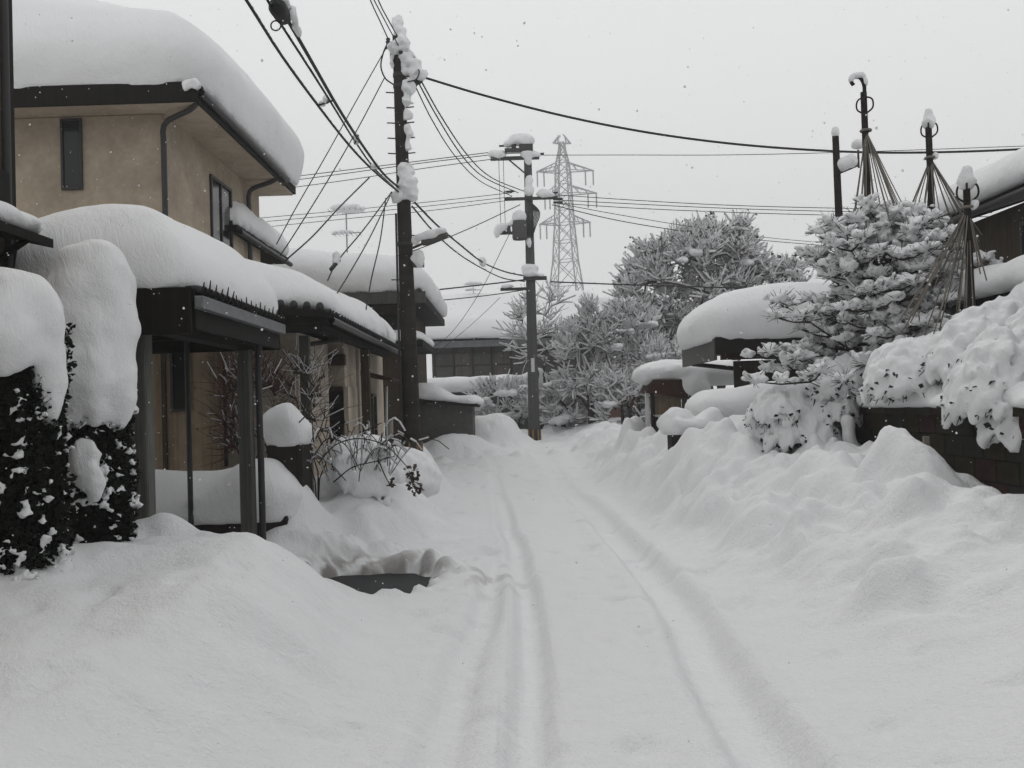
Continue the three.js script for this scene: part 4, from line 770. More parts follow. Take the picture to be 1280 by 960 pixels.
  part(t, 'snow', blobs(sn, 0.024, 34, 0.05, 9), M.snow);
}
{
  const t = thing('street_lamp', 'street lamp with snow on its arm fixed to the first pole', 'street lamp', [-1.74, 4.6, -17.4]);
  part(t, 'arm', tube([[-1.76, 4.55, -17.42], [-1.6, 4.6, -17.36], [-1.45, 4.64, -17.25]], 0.025, 7, 12), M.metalDark);
  part(t, 'lamp_head', lathe([[0, 0], [0.05, 0.02], [0.075, 0.12], [0.075, 0.42], [0.05, 0.5], [0, 0.52]], 14).scale(1, 1, 0.55).rotateZ(-1.25).translate(-1.55, 4.6, -17.2), M.postGrey);
  part(t, 'snow', blobs([[-1.52, 4.72, -17.22, 0.12, 0.07, 0.09], [-1.36, 4.76, -17.2, 0.14, 0.09, 0.1], [-1.18, 4.82, -17.18, 0.1, 0.06, 0.08], [-1.66, 4.68, -17.3, 0.08, 0.09, 0.08]], 0.022, 45, 0.015, 9), M.snow);
}
// ---------- second utility pole ----------
{
  const X = y => 0.6 + (y - 0.58) * 0.008, Z = -28, t = thing('utility_pole', 'grey concrete utility pole with transformer and snow heaps at the road bend', 'utility pole', [0.6, 0.5, -28]);
  part(t, 'shaft', tube([[X(0.2), 0.2, Z], [X(5), 5, Z], [X(9.3), 9.3, Z]], q => lerp(0.17, 0.11, q), 16, 16), M.concrete);
  const sl = part(t, 'guard_sleeve', tube([[X(0.5), 0.3, Z], [X(1), 0.95, Z]], 0.182, 16, 2), M.metalDark);
  for (let i = 0; i < 7; i++) { const a = i / 7 * TAU; part(sl, 'stripe', box(X(0.8) + Math.cos(a) * 0.179 - 0.02, X(0.8) + Math.cos(a) * 0.179 + 0.02, 0.55, 0.94, Z + Math.sin(a) * 0.179 - 0.02, Z + Math.sin(a) * 0.179 + 0.02, 0.004), M.yellow); }
  part(t, 'number_plate', box(X(3) - 0.05, X(3) + 0.05, 2.6, 3.0, Z + 0.155, Z + 0.165, 0.003), M.pale);
  part(t, 'cross_arm', box(-0.42, 1.0, 8.78, 8.88, Z + 0.1, Z + 0.2), M.metalDark);
  part(t, 'cross_arm', box(-0.05, 1.5, 7.6, 7.68, Z + 0.1, Z + 0.2), M.metalDark);
  part(t, 'arm_brace', bar([0.1, 8.8, Z + 0.15], [X(8.3), 8.3, Z + 0.15], 0.025, 5), M.metalDark);
  part(t, 'switch_gear', [box(0.0, 0.5, 8.98, 9.1, Z + 0.05, Z + 0.3, 0.02), box(0.42, 0.82, 9.0, 9.2, Z + 0.02, Z + 0.32, 0.02), box(0.2, 0.34, 9.1, 9.3, Z + 0.1, Z + 0.22, 0.02)], M.insulator);
  const ins = (x, y) => part(t, 'insulator', bar([x - 0.14, y, Z + 0.15], [x + 0.14, y + 0.01, Z + 0.15], 0.032, 8), M.insulator);
  for (const q of [[0.1, 7.86], [0.1, 7.62], [1.36, 7.78], [1.5, 7.6], [1.5, 7.5], [1.0, 8.93], [-0.35, 8.98], [-0.02, 9.2]]) ins(...q);
  const tf = part(t, 'transformer', lathe([[0, 0], [0.2, 0.02], [0.22, 0.08], [0.22, 0.5], [0.2, 0.56], [0, 0.57]], 18).translate(0.36, 6.42, Z + 0.22), M.concrete);
  part(tf, 'bushing', bar([0.3, 6.98, Z + 0.25], [0.28, 7.15, Z + 0.28], 0.035, 8), M.insulator);
  part(t, 'side_arm', box(-0.3, 0.2, 6.6, 6.68, Z + 0.18, Z + 0.28), M.metalDark);
  for (const x of [-0.26, -0.1, 0.05]) part(t, 'fuse_holder', lathe([[0, 0], [0.05, 0], [0.06, 0.1], [0.04, 0.22], [0, 0.24]], 10).translate(x, 6.62, Z + 0.28), M.insulator);
  for (const x of [-0.18, -0.05]) part(t, 'drop_lead', tube([[x, 8.8, Z + 0.2], [x, 7.8, Z + 0.24], [x, 6.85, Z + 0.27]], 0.008, 4), M.cable);
  for (let i = 0; i < 6; i++) { reseed(640 + i); const x0 = 0.62 + rr(-0.1, 0.1), x1 = x0 + rr(-0.1, 0.3); part(t, 'jumper', tube([[x0, 7.6, Z + 0.2], [x1 + 0.12, 7.2, Z + 0.3], [x1, 6.8, Z + 0.28], [x0 + 0.1, 6.5, Z + 0.2]], 0.016, 5, 18), M.cable); }
  part(t, 'clamp', box(0.42, 1.1, 5.26, 5.36, Z + 0.1, Z + 0.24), M.metalDark);
  part(t, 'clamp', box(-0.25, 0.5, 4.98, 5.06, Z + 0.1, Z + 0.2), M.metalDark);
  part(t, 'snow', blobs([[0.62, 9.34, Z + 0.15, 0.28, 0.2, 0.2], [0.4, 9.38, Z + 0.15, 0.3, 0.16, 0.18], [0.1, 9.24, Z + 0.15, 0.16, 0.1, 0.14], [-0.32, 8.98, Z + 0.15, 0.2, 0.12, 0.12], [-0.12, 8.95, Z + 0.15, 0.18, 0.12, 0.12], [0.65, 8.95, Z + 0.18, 0.22, 0.16, 0.14], [0.9, 8.92, Z + 0.15, 0.14, 0.1, 0.1], [0.68, 8.7, Z + 0.15, 0.1, 0.1, 0.08],
    [0.68, 8.15, Z + 0.14, 0.12, 0.22, 0.09], [0.66, 7.85, Z + 0.16, 0.15, 0.16, 0.12], [1.1, 7.78, Z + 0.15, 0.22, 0.14, 0.12], [1.3, 7.72, Z + 0.15, 0.14, 0.08, 0.1], [0.36, 7.1, Z + 0.22, 0.22, 0.2, 0.2], [-0.15, 6.8, Z + 0.26, 0.18, 0.14, 0.14], [-0.3, 6.66, Z + 0.26, 0.1, 0.16, 0.1], [0.1, 6.9, Z + 0.25, 0.1, 0.08, 0.1], [0.62, 6.35, Z + 0.2, 0.08, 0.18, 0.08],
    [0.62, 5.62, Z + 0.1, 0.26, 0.13, 0.2], [0.62, 5.46, Z + 0.16, 0.22, 0.12, 0.16], [0.9, 5.4, Z + 0.16, 0.14, 0.06, 0.09], [-0.05, 5.1, Z + 0.15, 0.22, 0.07, 0.09]], 0.035, 35, 0.03, 7), M.snow);
}
// ---------- overhead wires ----------
const WIRES = [
  ['high voltage wire climbing overhead from the first pole, leftmost of three', 0.011, [[-2.06, 8.4, -17.4], [-2.1, 8.41, -16.6], [-2.12, 8.35, -15.6], [-2.62, 8.6, 12]]],
  ['high voltage wire climbing overhead from the first pole, middle of three', 0.011, [[-1.82, 8.16, -17.4], [-1.97, 8.32, -16.6], [-2.06, 8.35, -15.6], [-4.3, 8.6, 12]]],
  ['high voltage wire climbing overhead from the first pole, rightmost of three', 0.011, [[-1.84, 8.36, -17.5], [-1.94, 8.43, -16.8], [-1.99, 8.34, -15.6], [-3.03, 8.59, 12]]],
  ['snow beaded communication wire running overhead beside the two storey roof', 0.016, [[-1.92, 5.56, -17.4], [-2.16, 5.6, -16], [-2.28, 5.56, -14.3], [-2.39, 5.59, -12.2], [-2.46, 5.64, -10.6], [-2.47, 5.68, -9.2], [-2.61, 5.93, 12]]],
  ['thin snow beaded wire under the black splice box, nearer the house', 0.013, [[-1.93, 5.59, -17.5], [-2.16, 5.65, -16], [-2.22, 5.65, -14.3], [-2.21, 5.61, -12.2], [-2.21, 5.58, -10.6], [-2.24, 5.61, -9.7], [-2.25, 5.65, -9.1], [-2.57, 5.9, 12]]],
  ['thick black communication cable under the splice box, climbing overhead to the left', 0.02, [[-1.93, 5.67, -17.5], [-2.05, 5.62, -16.2], [-2.13, 5.62, -14.3], [-2.13, 5.56, -12.2], [-2.15, 5.61, -10.6], [-2.16, 5.63, -9.7], [-2.19, 5.66, -9.1], [-3.14, 5.91, 12]]],
  ['insulated wire sagging between the two poles, lowest of the upper three', 0.012, [[-1.61, 7.57, -17.5], [-1.45, 7.48, -19.4], [-1.16, 7.44, -22], [-0.67, 7.53, -25], [0.17, 7.76, -28]]],
  ['insulated wire sagging between the two poles, middle of the upper three', 0.014, [[-1.54, 7.61, -17.5], [-1.35, 7.55, -19.4], [-0.99, 7.43, -22], [-0.54, 7.61, -25], [0.36, 7.85, -28]]],
  ['insulated wire sagging between the two poles, topmost of the upper three', 0.014, [[-1.49, 7.64, -17.5], [-1.26, 7.54, -19.4], [-0.86, 7.43, -22], [-0.37, 7.61, -25], [0.5, 7.9, -28]]],
  ['thick black cable crossing high above the street to the right', 0.022, [[-1.49, 7.72, -17.5], [-0.42, 7.39, -17.6], [1.04, 6.99, -17.7], [2.53, 6.67, -17.8], [4.03, 6.44, -17.9], [5.55, 6.29, -18], [7.05, 6.18, -18], [8.55, 6.15, -18], [10.05, 6.17, -18], [11.86, 6.25, -18]]],
  ['black communication cable between the two poles with a snow lump, upper one', 0.02, [[-1.69, 5.43, -17.5], [-1.45, 5.4, -19.6], [-1.09, 5.37, -22], [-0.64, 5.32, -24.5], [-0.08, 5.34, -26.5], [0.47, 5.41, -28]]],
  ['black communication cable between the two poles, lower one', 0.016, [[-1.72, 5.34, -17.5], [-1.53, 5.28, -19.6], [-1.19, 5.21, -22], [-0.72, 5.2, -24.5], [-0.13, 5.16, -26.5], [0.47, 5.25, -28]]],
  ['wire from the top cross arm running left behind the house, upper of three', 0.013, [[-0.37, 9.07, -28], [-2.66, 9.02, -28.6], [-4.95, 9.02, -29.4], [-8.45, 8.99, -30.5]]],
  ['wire from the top cross arm running left behind the house, middle of three', 0.013, [[-0.33, 9.0, -28], [-2.68, 9.0, -28.8], [-4.98, 8.97, -29.6], [-8.51, 8.91, -30.7]]],
  ['wire from the top cross arm running left behind the house, lowest of three', 0.012, [[-0.21, 8.88, -28], [-2.7, 8.88, -29], [-5.06, 8.85, -30], [-8.86, 8.73, -31]]],
  ['thin high wire running right from the top of the second pole', 0.01, [[0.91, 8.94, -28], [3.43, 8.76, -27.6], [6.06, 8.52, -27], [9.05, 8.36, -26.5], [14.53, 8.25, -26]]],
  ['middle wire running left from the second pole, upper of three', 0.01, [[0.18, 7.86, -28], [-2.21, 7.78, -28.5], [-4.67, 7.72, -29], [-8.34, 7.72, -30]]],
  ['middle wire running left from the second pole, centre of three', 0.01, [[0.17, 7.74, -28], [-2.21, 7.66, -28.5], [-4.67, 7.6, -29], [-8.35, 7.59, -30]]],
  ['middle wire running left from the second pole, lowest of three', 0.01, [[0.17, 7.65, -28], [-2.21, 7.52, -28.5], [-4.68, 7.46, -29], [-8.35, 7.41, -30]]],
  ['middle wire running right from the second pole, upper of three', 0.011, [[1.34, 7.77, -28], [3.62, 7.45, -27.6], [6.06, 7.15, -27.2], [9.16, 6.92, -27], [13.45, 6.66, -26.6]]],
  ['middle wire running right from the second pole, centre of three', 0.011, [[1.45, 7.61, -28], [3.61, 7.34, -27.6], [6.05, 7.06, -27.2], [9.15, 6.83, -27], [13.45, 6.57, -26.6]]],
  ['middle wire running right from the second pole, lowest of three', 0.011, [[1.5, 7.51, -28], [3.61, 7.22, -27.6], [6.05, 6.95, -27.2], [9.15, 6.72, -27], [13.45, 6.46, -26.6]]],
  ['sloping service wire dropping right behind the big tree, upper one', 0.011, [[1.57, 7.49, -28], [3.06, 7.38, -29], [6.03, 7.44, -32], [9.77, 7.64, -36], [14.17, 7.9, -40]]],
  ['sloping service wire dropping right behind the big tree, lower one', 0.014, [[1.33, 7.47, -28], [3.06, 7.21, -29], [6.02, 7.25, -32], [9.76, 7.52, -36], [14.17, 7.8, -40]]],
  ['black low cable running right from the second pole across the tree', 0.02, [[1.21, 5.22, -28], [2.85, 5.05, -27.6], [5.07, 4.86, -27.2], [7.17, 4.66, -26.6], [9.17, 4.5, -26]]],
  ['black low cable running left from the second pole, upper one', 0.02, [[0.44, 5.3, -28], [-0.37, 5.2, -27.8], [-1.41, 5.09, -27.6], [-2.62, 4.92, -27], [-3.69, 4.78, -26.6]]],
  ['low cable running left from the second pole, lower one', 0.014, [[0.48, 5.01, -28], [-0.38, 4.88, -27.8], [-1.42, 4.77, -27.6], [-2.62, 4.63, -27], [-3.69, 4.51, -26.6]]],
  ['service drop from the first pole top to the left roof, outer one', 0.009, [[-2.03, 8.34, -17.4], [-2.54, 7.26, -17], [-3.06, 6.14, -16.6], [-3.62, 4.99, -16.2], [-3.85, 4.46, -16]]],
  ['service drop from the first pole top to the left roof, inner one', 0.01, [[-2.15, 7.67, -17.4], [-2.63, 6.59, -17], [-3.13, 5.51, -16.5], [-3.63, 4.5, -16], [-3.77, 4.25, -15.9]]],
  ['service drop reaching the carport roof from the bundled cables', 0.012, [[-2.27, 5.53, -16], [-2.65, 4.91, -15.3], [-2.97, 4.31, -14.6], [-3.24, 3.87, -14]]],
  ['service drop with a snow covered clamp hanging down left of the first pole', 0.012, [[-2.06, 5.57, -17.3], [-2.42, 4.7, -16.2], [-2.69, 3.95, -15], [-2.75, 3.64, -14.6]]],
  ['service drop from the first pole to the tiled eave, left one', 0.012, [[-2.09, 5.5, -17.3], [-2.3, 4.51, -16], [-2.44, 3.7, -14.6], [-2.48, 3.01, -13]]],
  ['service drop from the first pole to the tiled eave, right one', 0.011, [[-2.17, 5.46, -17.3], [-2.2, 4.58, -16.6], [-2.29, 3.81, -16], [-2.34, 3.05, -15.4]]],
  ['service wire rising from the left roof behind the first pole to the second', 0.013, [[-3.95, 4.8, -22], [-3.16, 5.18, -23], [-2.12, 5.73, -24.3], [-0.95, 6.51, -26], [0.4, 7.5, -28]]],
  ['thin stay wire from the second pole down to the far grey house', 0.01, [[0.07, 6.7, -28.2], [-0.94, 5.34, -31], [-2.06, 4.31, -34], [-2.77, 3.95, -35.6]]],
  ['thin service wire from the cable clamp down to the far grey house', 0.008, [[-0.27, 4.83, -28.2], [-0.96, 4.54, -31], [-1.93, 4.11, -34], [-2.84, 3.64, -35.7]]],
];
{
  let n = 0;
  for (const [label, r, pts] of WIRES) {
    reseed(2000 + n++);
    const t = thing('overhead_wire', label, 'wire', pts[0]);
    part(t, 'cable', tube(pts, r, 6, Math.max(24, pts.length * 10)), M.cable);
    const c = new THREE.CatmullRomCurve3(pts.map(p => V(...p)), false, 'centripetal'), beaded = label.includes('beaded'), pr = [];
    const m = beaded ? 150 : label.includes('two poles') ? 26 : 0, L = c.getLength();
    if (m) {                                                    // beads of snow frozen on the wire
      const tw = new Twigs();
      for (let i = 0; i < m; i++) { const a = Math.min(0.97, beaded ? i / m * (10 / L) * 1.35 : rnd()), p = c.getPointAt(a), q = c.getPointAt(Math.min(1, a + rr(0.03, 0.1) / L)); p.y += r * 0.8; q.y += r * 0.8; tw.seg(p, q, r * rr(0.6, 1.15), r * rr(0.5, 0.9), 6); }
      part(t, 'snow_beads', tw.geo(), M.snow);
    }
    if (label.includes('snow lump')) part(t, 'snow_lump', blobs([[-0.66, 5.36, -24.5, 0.1, 0.12, 0.1], [-0.62, 5.28, -24.5, 0.07]], 0.025, 40, 0.02, 8), M.snow);
    if (label.includes('snow covered clamp')) { part(t, 'clamp', bar([-2.66, 4.02, -15.1], [-2.74, 3.84, -14.85], 0.035, 7), M.cable); part(t, 'snow_lump', blobs([[-2.68, 4.06, -15.05, 0.07, 0.09, 0.07], [-2.7, 3.98, -15, 0.06]], 0.02, 45, 0.02, 9), M.snow); }
    if (label.includes('thick black communication')) {
      const s = part(t, 'splice_box', lathe([[0, -0.22], [0.05, -0.21], [0.085, -0.14], [0.09, 0.12], [0.06, 0.2], [0, 0.22]], 14).rotateX(Math.PI / 2).rotateX(0.04).translate(-2.2, 5.66, -9.55), M.cable);
      part(s, 'snow', blobs([[-2.17, 5.74, -9.5, 0.09, 0.05, 0.16], [-2.1, 5.68, -9.7, 0.045, 0.06, 0.1], [-2.12, 5.62, -9.95, 0.04, 0.05, 0.14]], 0.018, 55, 0.02, 12), M.snow);
      part(s, 'coil', new THREE.TorusGeometry(0.05, 0.008, 6, 18).translate(-2.26, 5.54, -9.6), M.cable);
    }
  }
  // spacer bars with wind blown snow between the bundled wires
  const spot = [[-2.39, 5.58, -12.3, -2.14, 5.58, -12.1], [-2.22, 5.6, -14.2, -2.12, 5.64, -13.9], [-2.2, 5.58, -15.6, -2.06, 5.62, -15.7]];
  for (const [i, [a, b, c, d, e, f]] of spot.entries()) {
    const t = thing('wire_spacer', ['snowy spacer bar between the overhead wires nearest the two storey roof', 'small snowy spacer on the bundled wires, middle one', 'small snowy spacer on the bundled wires nearest the first pole'][i], 'spacer', [a, b, c]);
    part(t, 'bar', bar([a, b, c], [d, e, f], 0.012, 6), M.cable);
    part(t, 'snow', blobs([[lerp(a, d, 0.25), b + 0.03, c, 0.05, 0.045, 0.05], [lerp(a, d, 0.55), lerp(b, e, 0.5) + 0.045, lerp(c, f, 0.5), 0.05, 0.06, 0.05]], 0.014, 60, 0.012, 12), M.snow);
  }
}
// ---------- television aerials ----------
function aerial(label, x, y0, y1, z, s) {
  const t = thing('television_aerial', label, 'aerial', [x, y0, z]);
  part(t, 'mast', bar([x, y0, z], [x, y1, z], 0.018 * s, 6), M.steel);
  for (const [k, f] of [[0.0, 1], [0.42, 0.8]]) {
    const y = lerp(y1, y0, k * 0.8), b = part(t, 'boom', bar([x - 0.42 * s * f, y, z], [x + 0.42 * s * f, y + 0.03, z], 0.012 * s, 5), M.steel);
    for (let i = -3; i <= 3; i++) part(b, 'element', bar([x + i * 0.12 * s * f, y, z - 0.3 * s], [x + i * 0.12 * s * f, y, z + 0.3 * s], 0.008 * s, 4), M.steel);
  }
  part(t, 'snow', blobs([[x - 0.05, y1 + 0.07 * s, z, 0.3 * s, 0.1 * s, 0.22 * s], [x + 0.2 * s, y1 + 0.04 * s, z, 0.2 * s, 0.07 * s, 0.16 * s], [x - 0.1 * s, lerp(y1, y0, 0.34) + 0.05, z, 0.25 * s, 0.05 * s, 0.15 * s]], 0.03, 30, 0.03, 6), M.snow);
}
aerial('snow clogged television aerial on the roof left of the first pole', -3.98, 4.9, 6.6, -23.8, 1.1);
aerial('tiny far television aerial above the grey house roof', -1.45, 5.9, 6.6, -39, 0.9);
// ---------- transmission tower ----------
{
  const cx = 9.0, cz = -150, t = thing('transmission_tower', 'tall pale lattice transmission tower fading into the falling snow', 'tower', [cx, 0, cz]);
  const W = table([[0, 5.2], [16.5, 3.2], [27, 2.0], [31, 1.65], [38, 1.35], [42.6, 0.45]]), cr = (y, i) => { const w = W(y) * 0.92, a = i * Math.PI / 2 + Math.PI / 4 + 0.35; return [cx + Math.cos(a) * w * 1.1, y, cz + Math.sin(a) * w * 1.1]; };
  const lv = [0, 5.5, 11, 16.5, 20.3, 24, 27, 29.8, 32.2, 34.4, 36.3, 38, 39.6, 41.1, 42.6];
  for (let i = 0; i < 4; i++) part(t, 'leg', lv.slice(1).map((y, k) => bar(cr(lv[k], i), cr(y, i), 0.13, 5)), M.steel);
  for (let k = 0; k < lv.length - 1; k++) {
    const b = []; for (let i = 0; i < 4; i++) { b.push(bar(cr(lv[k], i), cr(lv[k + 1], (i + 1) % 4), 0.065, 4), bar(cr(lv[k + 1], i), cr(lv[k], (i + 1) % 4), 0.065, 4), bar(cr(lv[k + 1], i), cr(lv[k + 1], (i + 1) % 4), 0.065, 4)); }
    part(t, 'bracing_bay', b, M.steel);
  }
  for (const [y, l, r] of [[42.4, 0.9, 0.9], [38, 3.6, 4.4], [34.4, 2.5, 4.8], [29.8, 3.4, 3.6]]) for (const [s, L] of [[-1, l], [1, r]]) {
    const e = [cx + s * (L + 0.6), y + (s > 0 ? 0.35 : -0.3), cz + s * -1.5], b = [];
    for (const i of s > 0 ? [0, 3] : [1, 2]) { b.push(bar(cr(y, i), e, 0.1, 4), bar(cr(y + 1.3, i), e, 0.1, 4)); for (const f of [0.33, 0.66]) { const q = cr(y, i), p = cr(y + 1.3, i); b.push(bar(q.map((v, k) => lerp(v, e[k], f)), p.map((v, k) => lerp(v, e[k], f - 0.15)), 0.06, 4)); } }
    const arm = part(t, 'cross_arm', b, M.steel);
    if (y < 42) for (const f of [0.72, 0.97]) { const x = lerp(cx, e[0], f), yy = lerp(y, e[1], f), z = lerp(cz, e[2], f); part(arm, 'insulator_string', bar([x, yy - 2.3, z], [x, yy, z], 0.13, 6), M.steel); }
  }
}
// ---------- trees ----------
function limb(tw, a, e, r0, r1, n = 4, wig = 0.12) {                // bent bough from a to e
  const L = a.distanceTo(e), pts = [a];
  for (let i = 1; i <= n; i++) { const f = i / n, p = a.clone().lerp(e, f); if (i < n) p.add(V(rr(-wig, wig) * L, (0.16 * Math.sin(f * Math.PI) + rr(-wig, wig) * 0.5) * L, rr(-wig, wig) * L)); pts.push(p); tw.seg(pts[i - 1], p, lerp(r0, r1, (i - 1) / n), lerp(r0, r1, f), r0 > 0.04 ? 8 : 5); }
  return pts;
}
// a crown of boughs that end in sprays of twigs, each twig with its own strip of snow
function twigTree(name, label, cat, x, z, o, group) {
  const y = groundY(x, -z) - 0.05, t = thing(name, label, cat, [x, y, z], group), tr = new Twigs(), bo = new Twigs(), tw = new Twigs(), sn = new Twigs(), lf = [], pr = [];
  const hub = []; let base = V(x, y, z);
  for (let s = 0; s < o.stems; s++) { const p = limb(tr, V(x + rr(-1, 1) * o.foot, y, z + rr(-1, 1) * o.foot), V(x + rr(-1, 1) * o.fan, y + o.fork * rr(0.8, 1.2), z + rr(-1, 1) * o.fan), o.rad, o.rad * 0.7, 4, 0.05); hub.push(p[4], p[3], p[2]); }
  const snowOn = (a, b, r, f) => { const flat = Math.hypot(b.x - a.x, b.z - a.z) / (a.distanceTo(b) + 1e-6); if (flat < 0.2 || rnd() > f) return; const R = r + o.cap * rr(0.5, 1.2) * (0.4 + 0.6 * flat), up = V(0, R * 0.75, 0); sn.seg(a.clone().add(up), b.clone().add(up), R, R * rr(0.6, 1), 5); };
  for (const [ex, ey, ez, rx, ry, rz, n] of o.lobes) for (let i = 0; i < n; i++) {
    let d = V(rr(-1, 1), rr(-0.75, 1), rr(-1, 1)); if (d.length() > 1) d.normalize(); d.setLength(Math.pow(d.length(), 0.6));
    const q = V(ex + d.x * rx, ey + d.y * ry, ez + d.z * rz); let h = hub[0]; for (const c of hub) if (c.distanceTo(q) < h.distanceTo(q) && c.y < q.y + 0.5) h = c;
    const pts = limb(bo, h, q, o.rad * 0.3, 0.02, 4); for (let k = 1; k < 5; k++) snowOn(pts[k - 1], pts[k], Math.min(0.02, o.rad * 0.3), o.snowy);
    if (hub.length < 60 && i % 4 === 0) hub.push(pts[3]);
    const out = q.clone().sub(V(ex, ey - ry * 0.5, ez)).normalize();
    for (let k = 0; k < o.spray; k++) {
      const s0 = pts[3].clone().lerp(q, rr(0, 1.05)), dir = V(rr(-1, 1), rr(-0.5, 0.9), rr(-1, 1)).addScaledVector(out, 0.7).normalize(), L = o.twig * rr(0.5, 1.3), m = s0.clone().addScaledVector(dir, L * 0.5), e = m.clone().addScaledVector(dir.add(V(rr(-0.35, 0.35), rr(-0.2, 0.5), rr(-0.35, 0.35))).normalize(), L * 0.5);
      tw.seg(s0, m, o.thin, o.thin * 0.7, 4); tw.seg(m, e, o.thin * 0.7, o.thin * 0.35, 4); snowOn(s0, m, o.thin, o.snowy); snowOn(m, e, o.thin * 0.6, o.snowy * 0.85);
      if (rnd() < 0.6) { const e2 = m.clone().add(V(rr(-0.4, 0.4), rr(-0.1, 0.4), rr(-0.4, 0.4)).multiplyScalar(L)); tw.seg(m, e2, o.thin * 0.6, o.thin * 0.3, 4); snowOn(m, e2, o.thin * 0.4, o.snowy * 0.8); }
      if (o.leaf && rnd() < o.leaf) lf.push([e.x, e.y, e.z], [m.x, m.y - 0.03, m.z]);
    }
    if (rnd() < (o.lump || 0)) for (let k = 0; k < 6; k++) { const r = rr(0.05, 0.12); pr.push([q.x + rr(-0.25, 0.25), q.y + rr(-0.02, 0.12), q.z + rr(-0.25, 0.25), r * 1.2, r * 0.7, r * 1.2]); }
  }
  part(t, 'trunk', tr.geo(), M.bark); part(t, 'boughs', bo.geo(), M.bark); part(t, 'crown', tw.geo(), o.mat || M.twig);
  if (sn.p.length) part(t, 'branch_snow', sn.geo(), M.snow);
  if (lf.length) part(t, 'foliage', leaves(lf, o.leafSize || 0.1), M.leafGrey);
  if (pr.length) part(t, 'snow_clumps', blobs(pr, 0.05, 28, 0.04, 7), M.snow);
}
reseed(4242);
twigTree('snowy_tree', 'large round snowy tree rising behind the shelter on the right', 'tree', 6.7, -33, { stems: 3, foot: 0.3, fan: 0.8, fork: 2.2, rad: 0.17, cap: 0.034, spray: 26, twig: 0.62, thin: 0.014, snowy: 0.9, leaf: 0.12, leafSize: 0.14, lump: 0.14,
  lobes: [[6.4, 5.4, -33, 2.3, 2.0, 2.0, 95], [4.9, 4.3, -33, 1.4, 1.9, 1.5, 45], [8.6, 4.6, -33, 1.8, 1.6, 1.6, 60], [7.2, 6.7, -33, 1.2, 1.0, 1.1, 30], [5.0, 2.6, -32.6, 1.3, 1.2, 1.2, 30]] });
reseed(515);
const bushGroup = 'snowy shrubs between the second pole and the big tree';
const bush = (label, x, z, lobes, o = {}) => twigTree('snowy_shrub', label, 'shrub', x, z, { stems: 4, foot: 0.35, fan: 0.5, fork: 0.9, rad: 0.05, cap: 0.028, spray: 17, twig: 0.45, thin: 0.009, snowy: 0.9, lump: 0.12, leaf: 0.04, leafSize: 0.08, lobes, ...o }, bushGroup);
bush('twiggy snow dusted tree just right of the second pole', 2.35, -29.5, [[2.35, 2.9, -29.5, 0.9, 1.3, 0.8, 55], [2.6, 4.0, -29.5, 0.45, 0.6, 0.45, 14]]);
bush('snow dusted tree standing against the big tree on its left', 3.7, -30, [[3.7, 3.2, -30, 1.0, 1.5, 0.9, 65]]);
bush('low twiggy shrub at the roadside under the big tree', 3.3, -27.4, [[3.3, 1.6, -27.4, 0.9, 0.8, 0.7, 50]]);
bush('low twiggy shrub nearest the second pole on its right', 1.75, -30.2, [[1.75, 1.6, -30.2, 0.8, 0.9, 0.7, 45]], { lump: 0.5 });
bush('leggy shrub behind the gate shelter roof', 4.7, -27.8, [[4.7, 2.1, -27.8, 0.9, 1.2, 0.8, 50]]);
reseed(616);
twigTree('bare_tree', 'slender bare tree with upright snowy twigs behind the second pole', 'tree', 0.95, -31.5, { stems: 3, foot: 0.2, fan: 0.5, fork: 2.4, rad: 0.05, cap: 0.022, spray: 9, twig: 0.7, thin: 0.013, snowy: 0.85, lobes: [[0.9, 4.2, -31.5, 0.9, 1.3, 0.7, 26]] });
twigTree('snowy_shrub', 'low shrub bent under snow left of the second pole', 'shrub', -0.2, -30.6, { stems: 5, foot: 0.5, fan: 0.8, fork: 0.8, rad: 0.04, cap: 0.035, spray: 14, twig: 0.45, thin: 0.01, snowy: 0.9, lump: 0.4, lobes: [[-0.2, 1.7, -30.6, 1.0, 0.6, 0.7, 45]] });
twigTree('snowy_shrub', 'reddish bare twig shrub beneath the carport by the beige wall', 'shrub', -3.2, -11.9, { stems: 9, foot: 0.25, fan: 0.35, fork: 0.8, rad: 0.014, cap: 0.006, spray: 9, twig: 0.42, thin: 0.006, snowy: 0.12, mat: M.twigRed, leaf: 0.25, leafSize: 0.035, lobes: [[-3.2, 1.65, -11.9, 0.4, 0.55, 0.3, 34]] });
twigTree('snowy_shrub', 'upright bare twig shrub behind the snow capped gate post', 'shrub', -2.62, -12.0, { stems: 10, foot: 0.22, fan: 0.35, fork: 1.2, rad: 0.01, cap: 0.003, spray: 6, twig: 0.45, thin: 0.005, snowy: 0.35, lobes: [[-2.6, 1.75, -12.0, 0.38, 0.5, 0.25, 24]] });
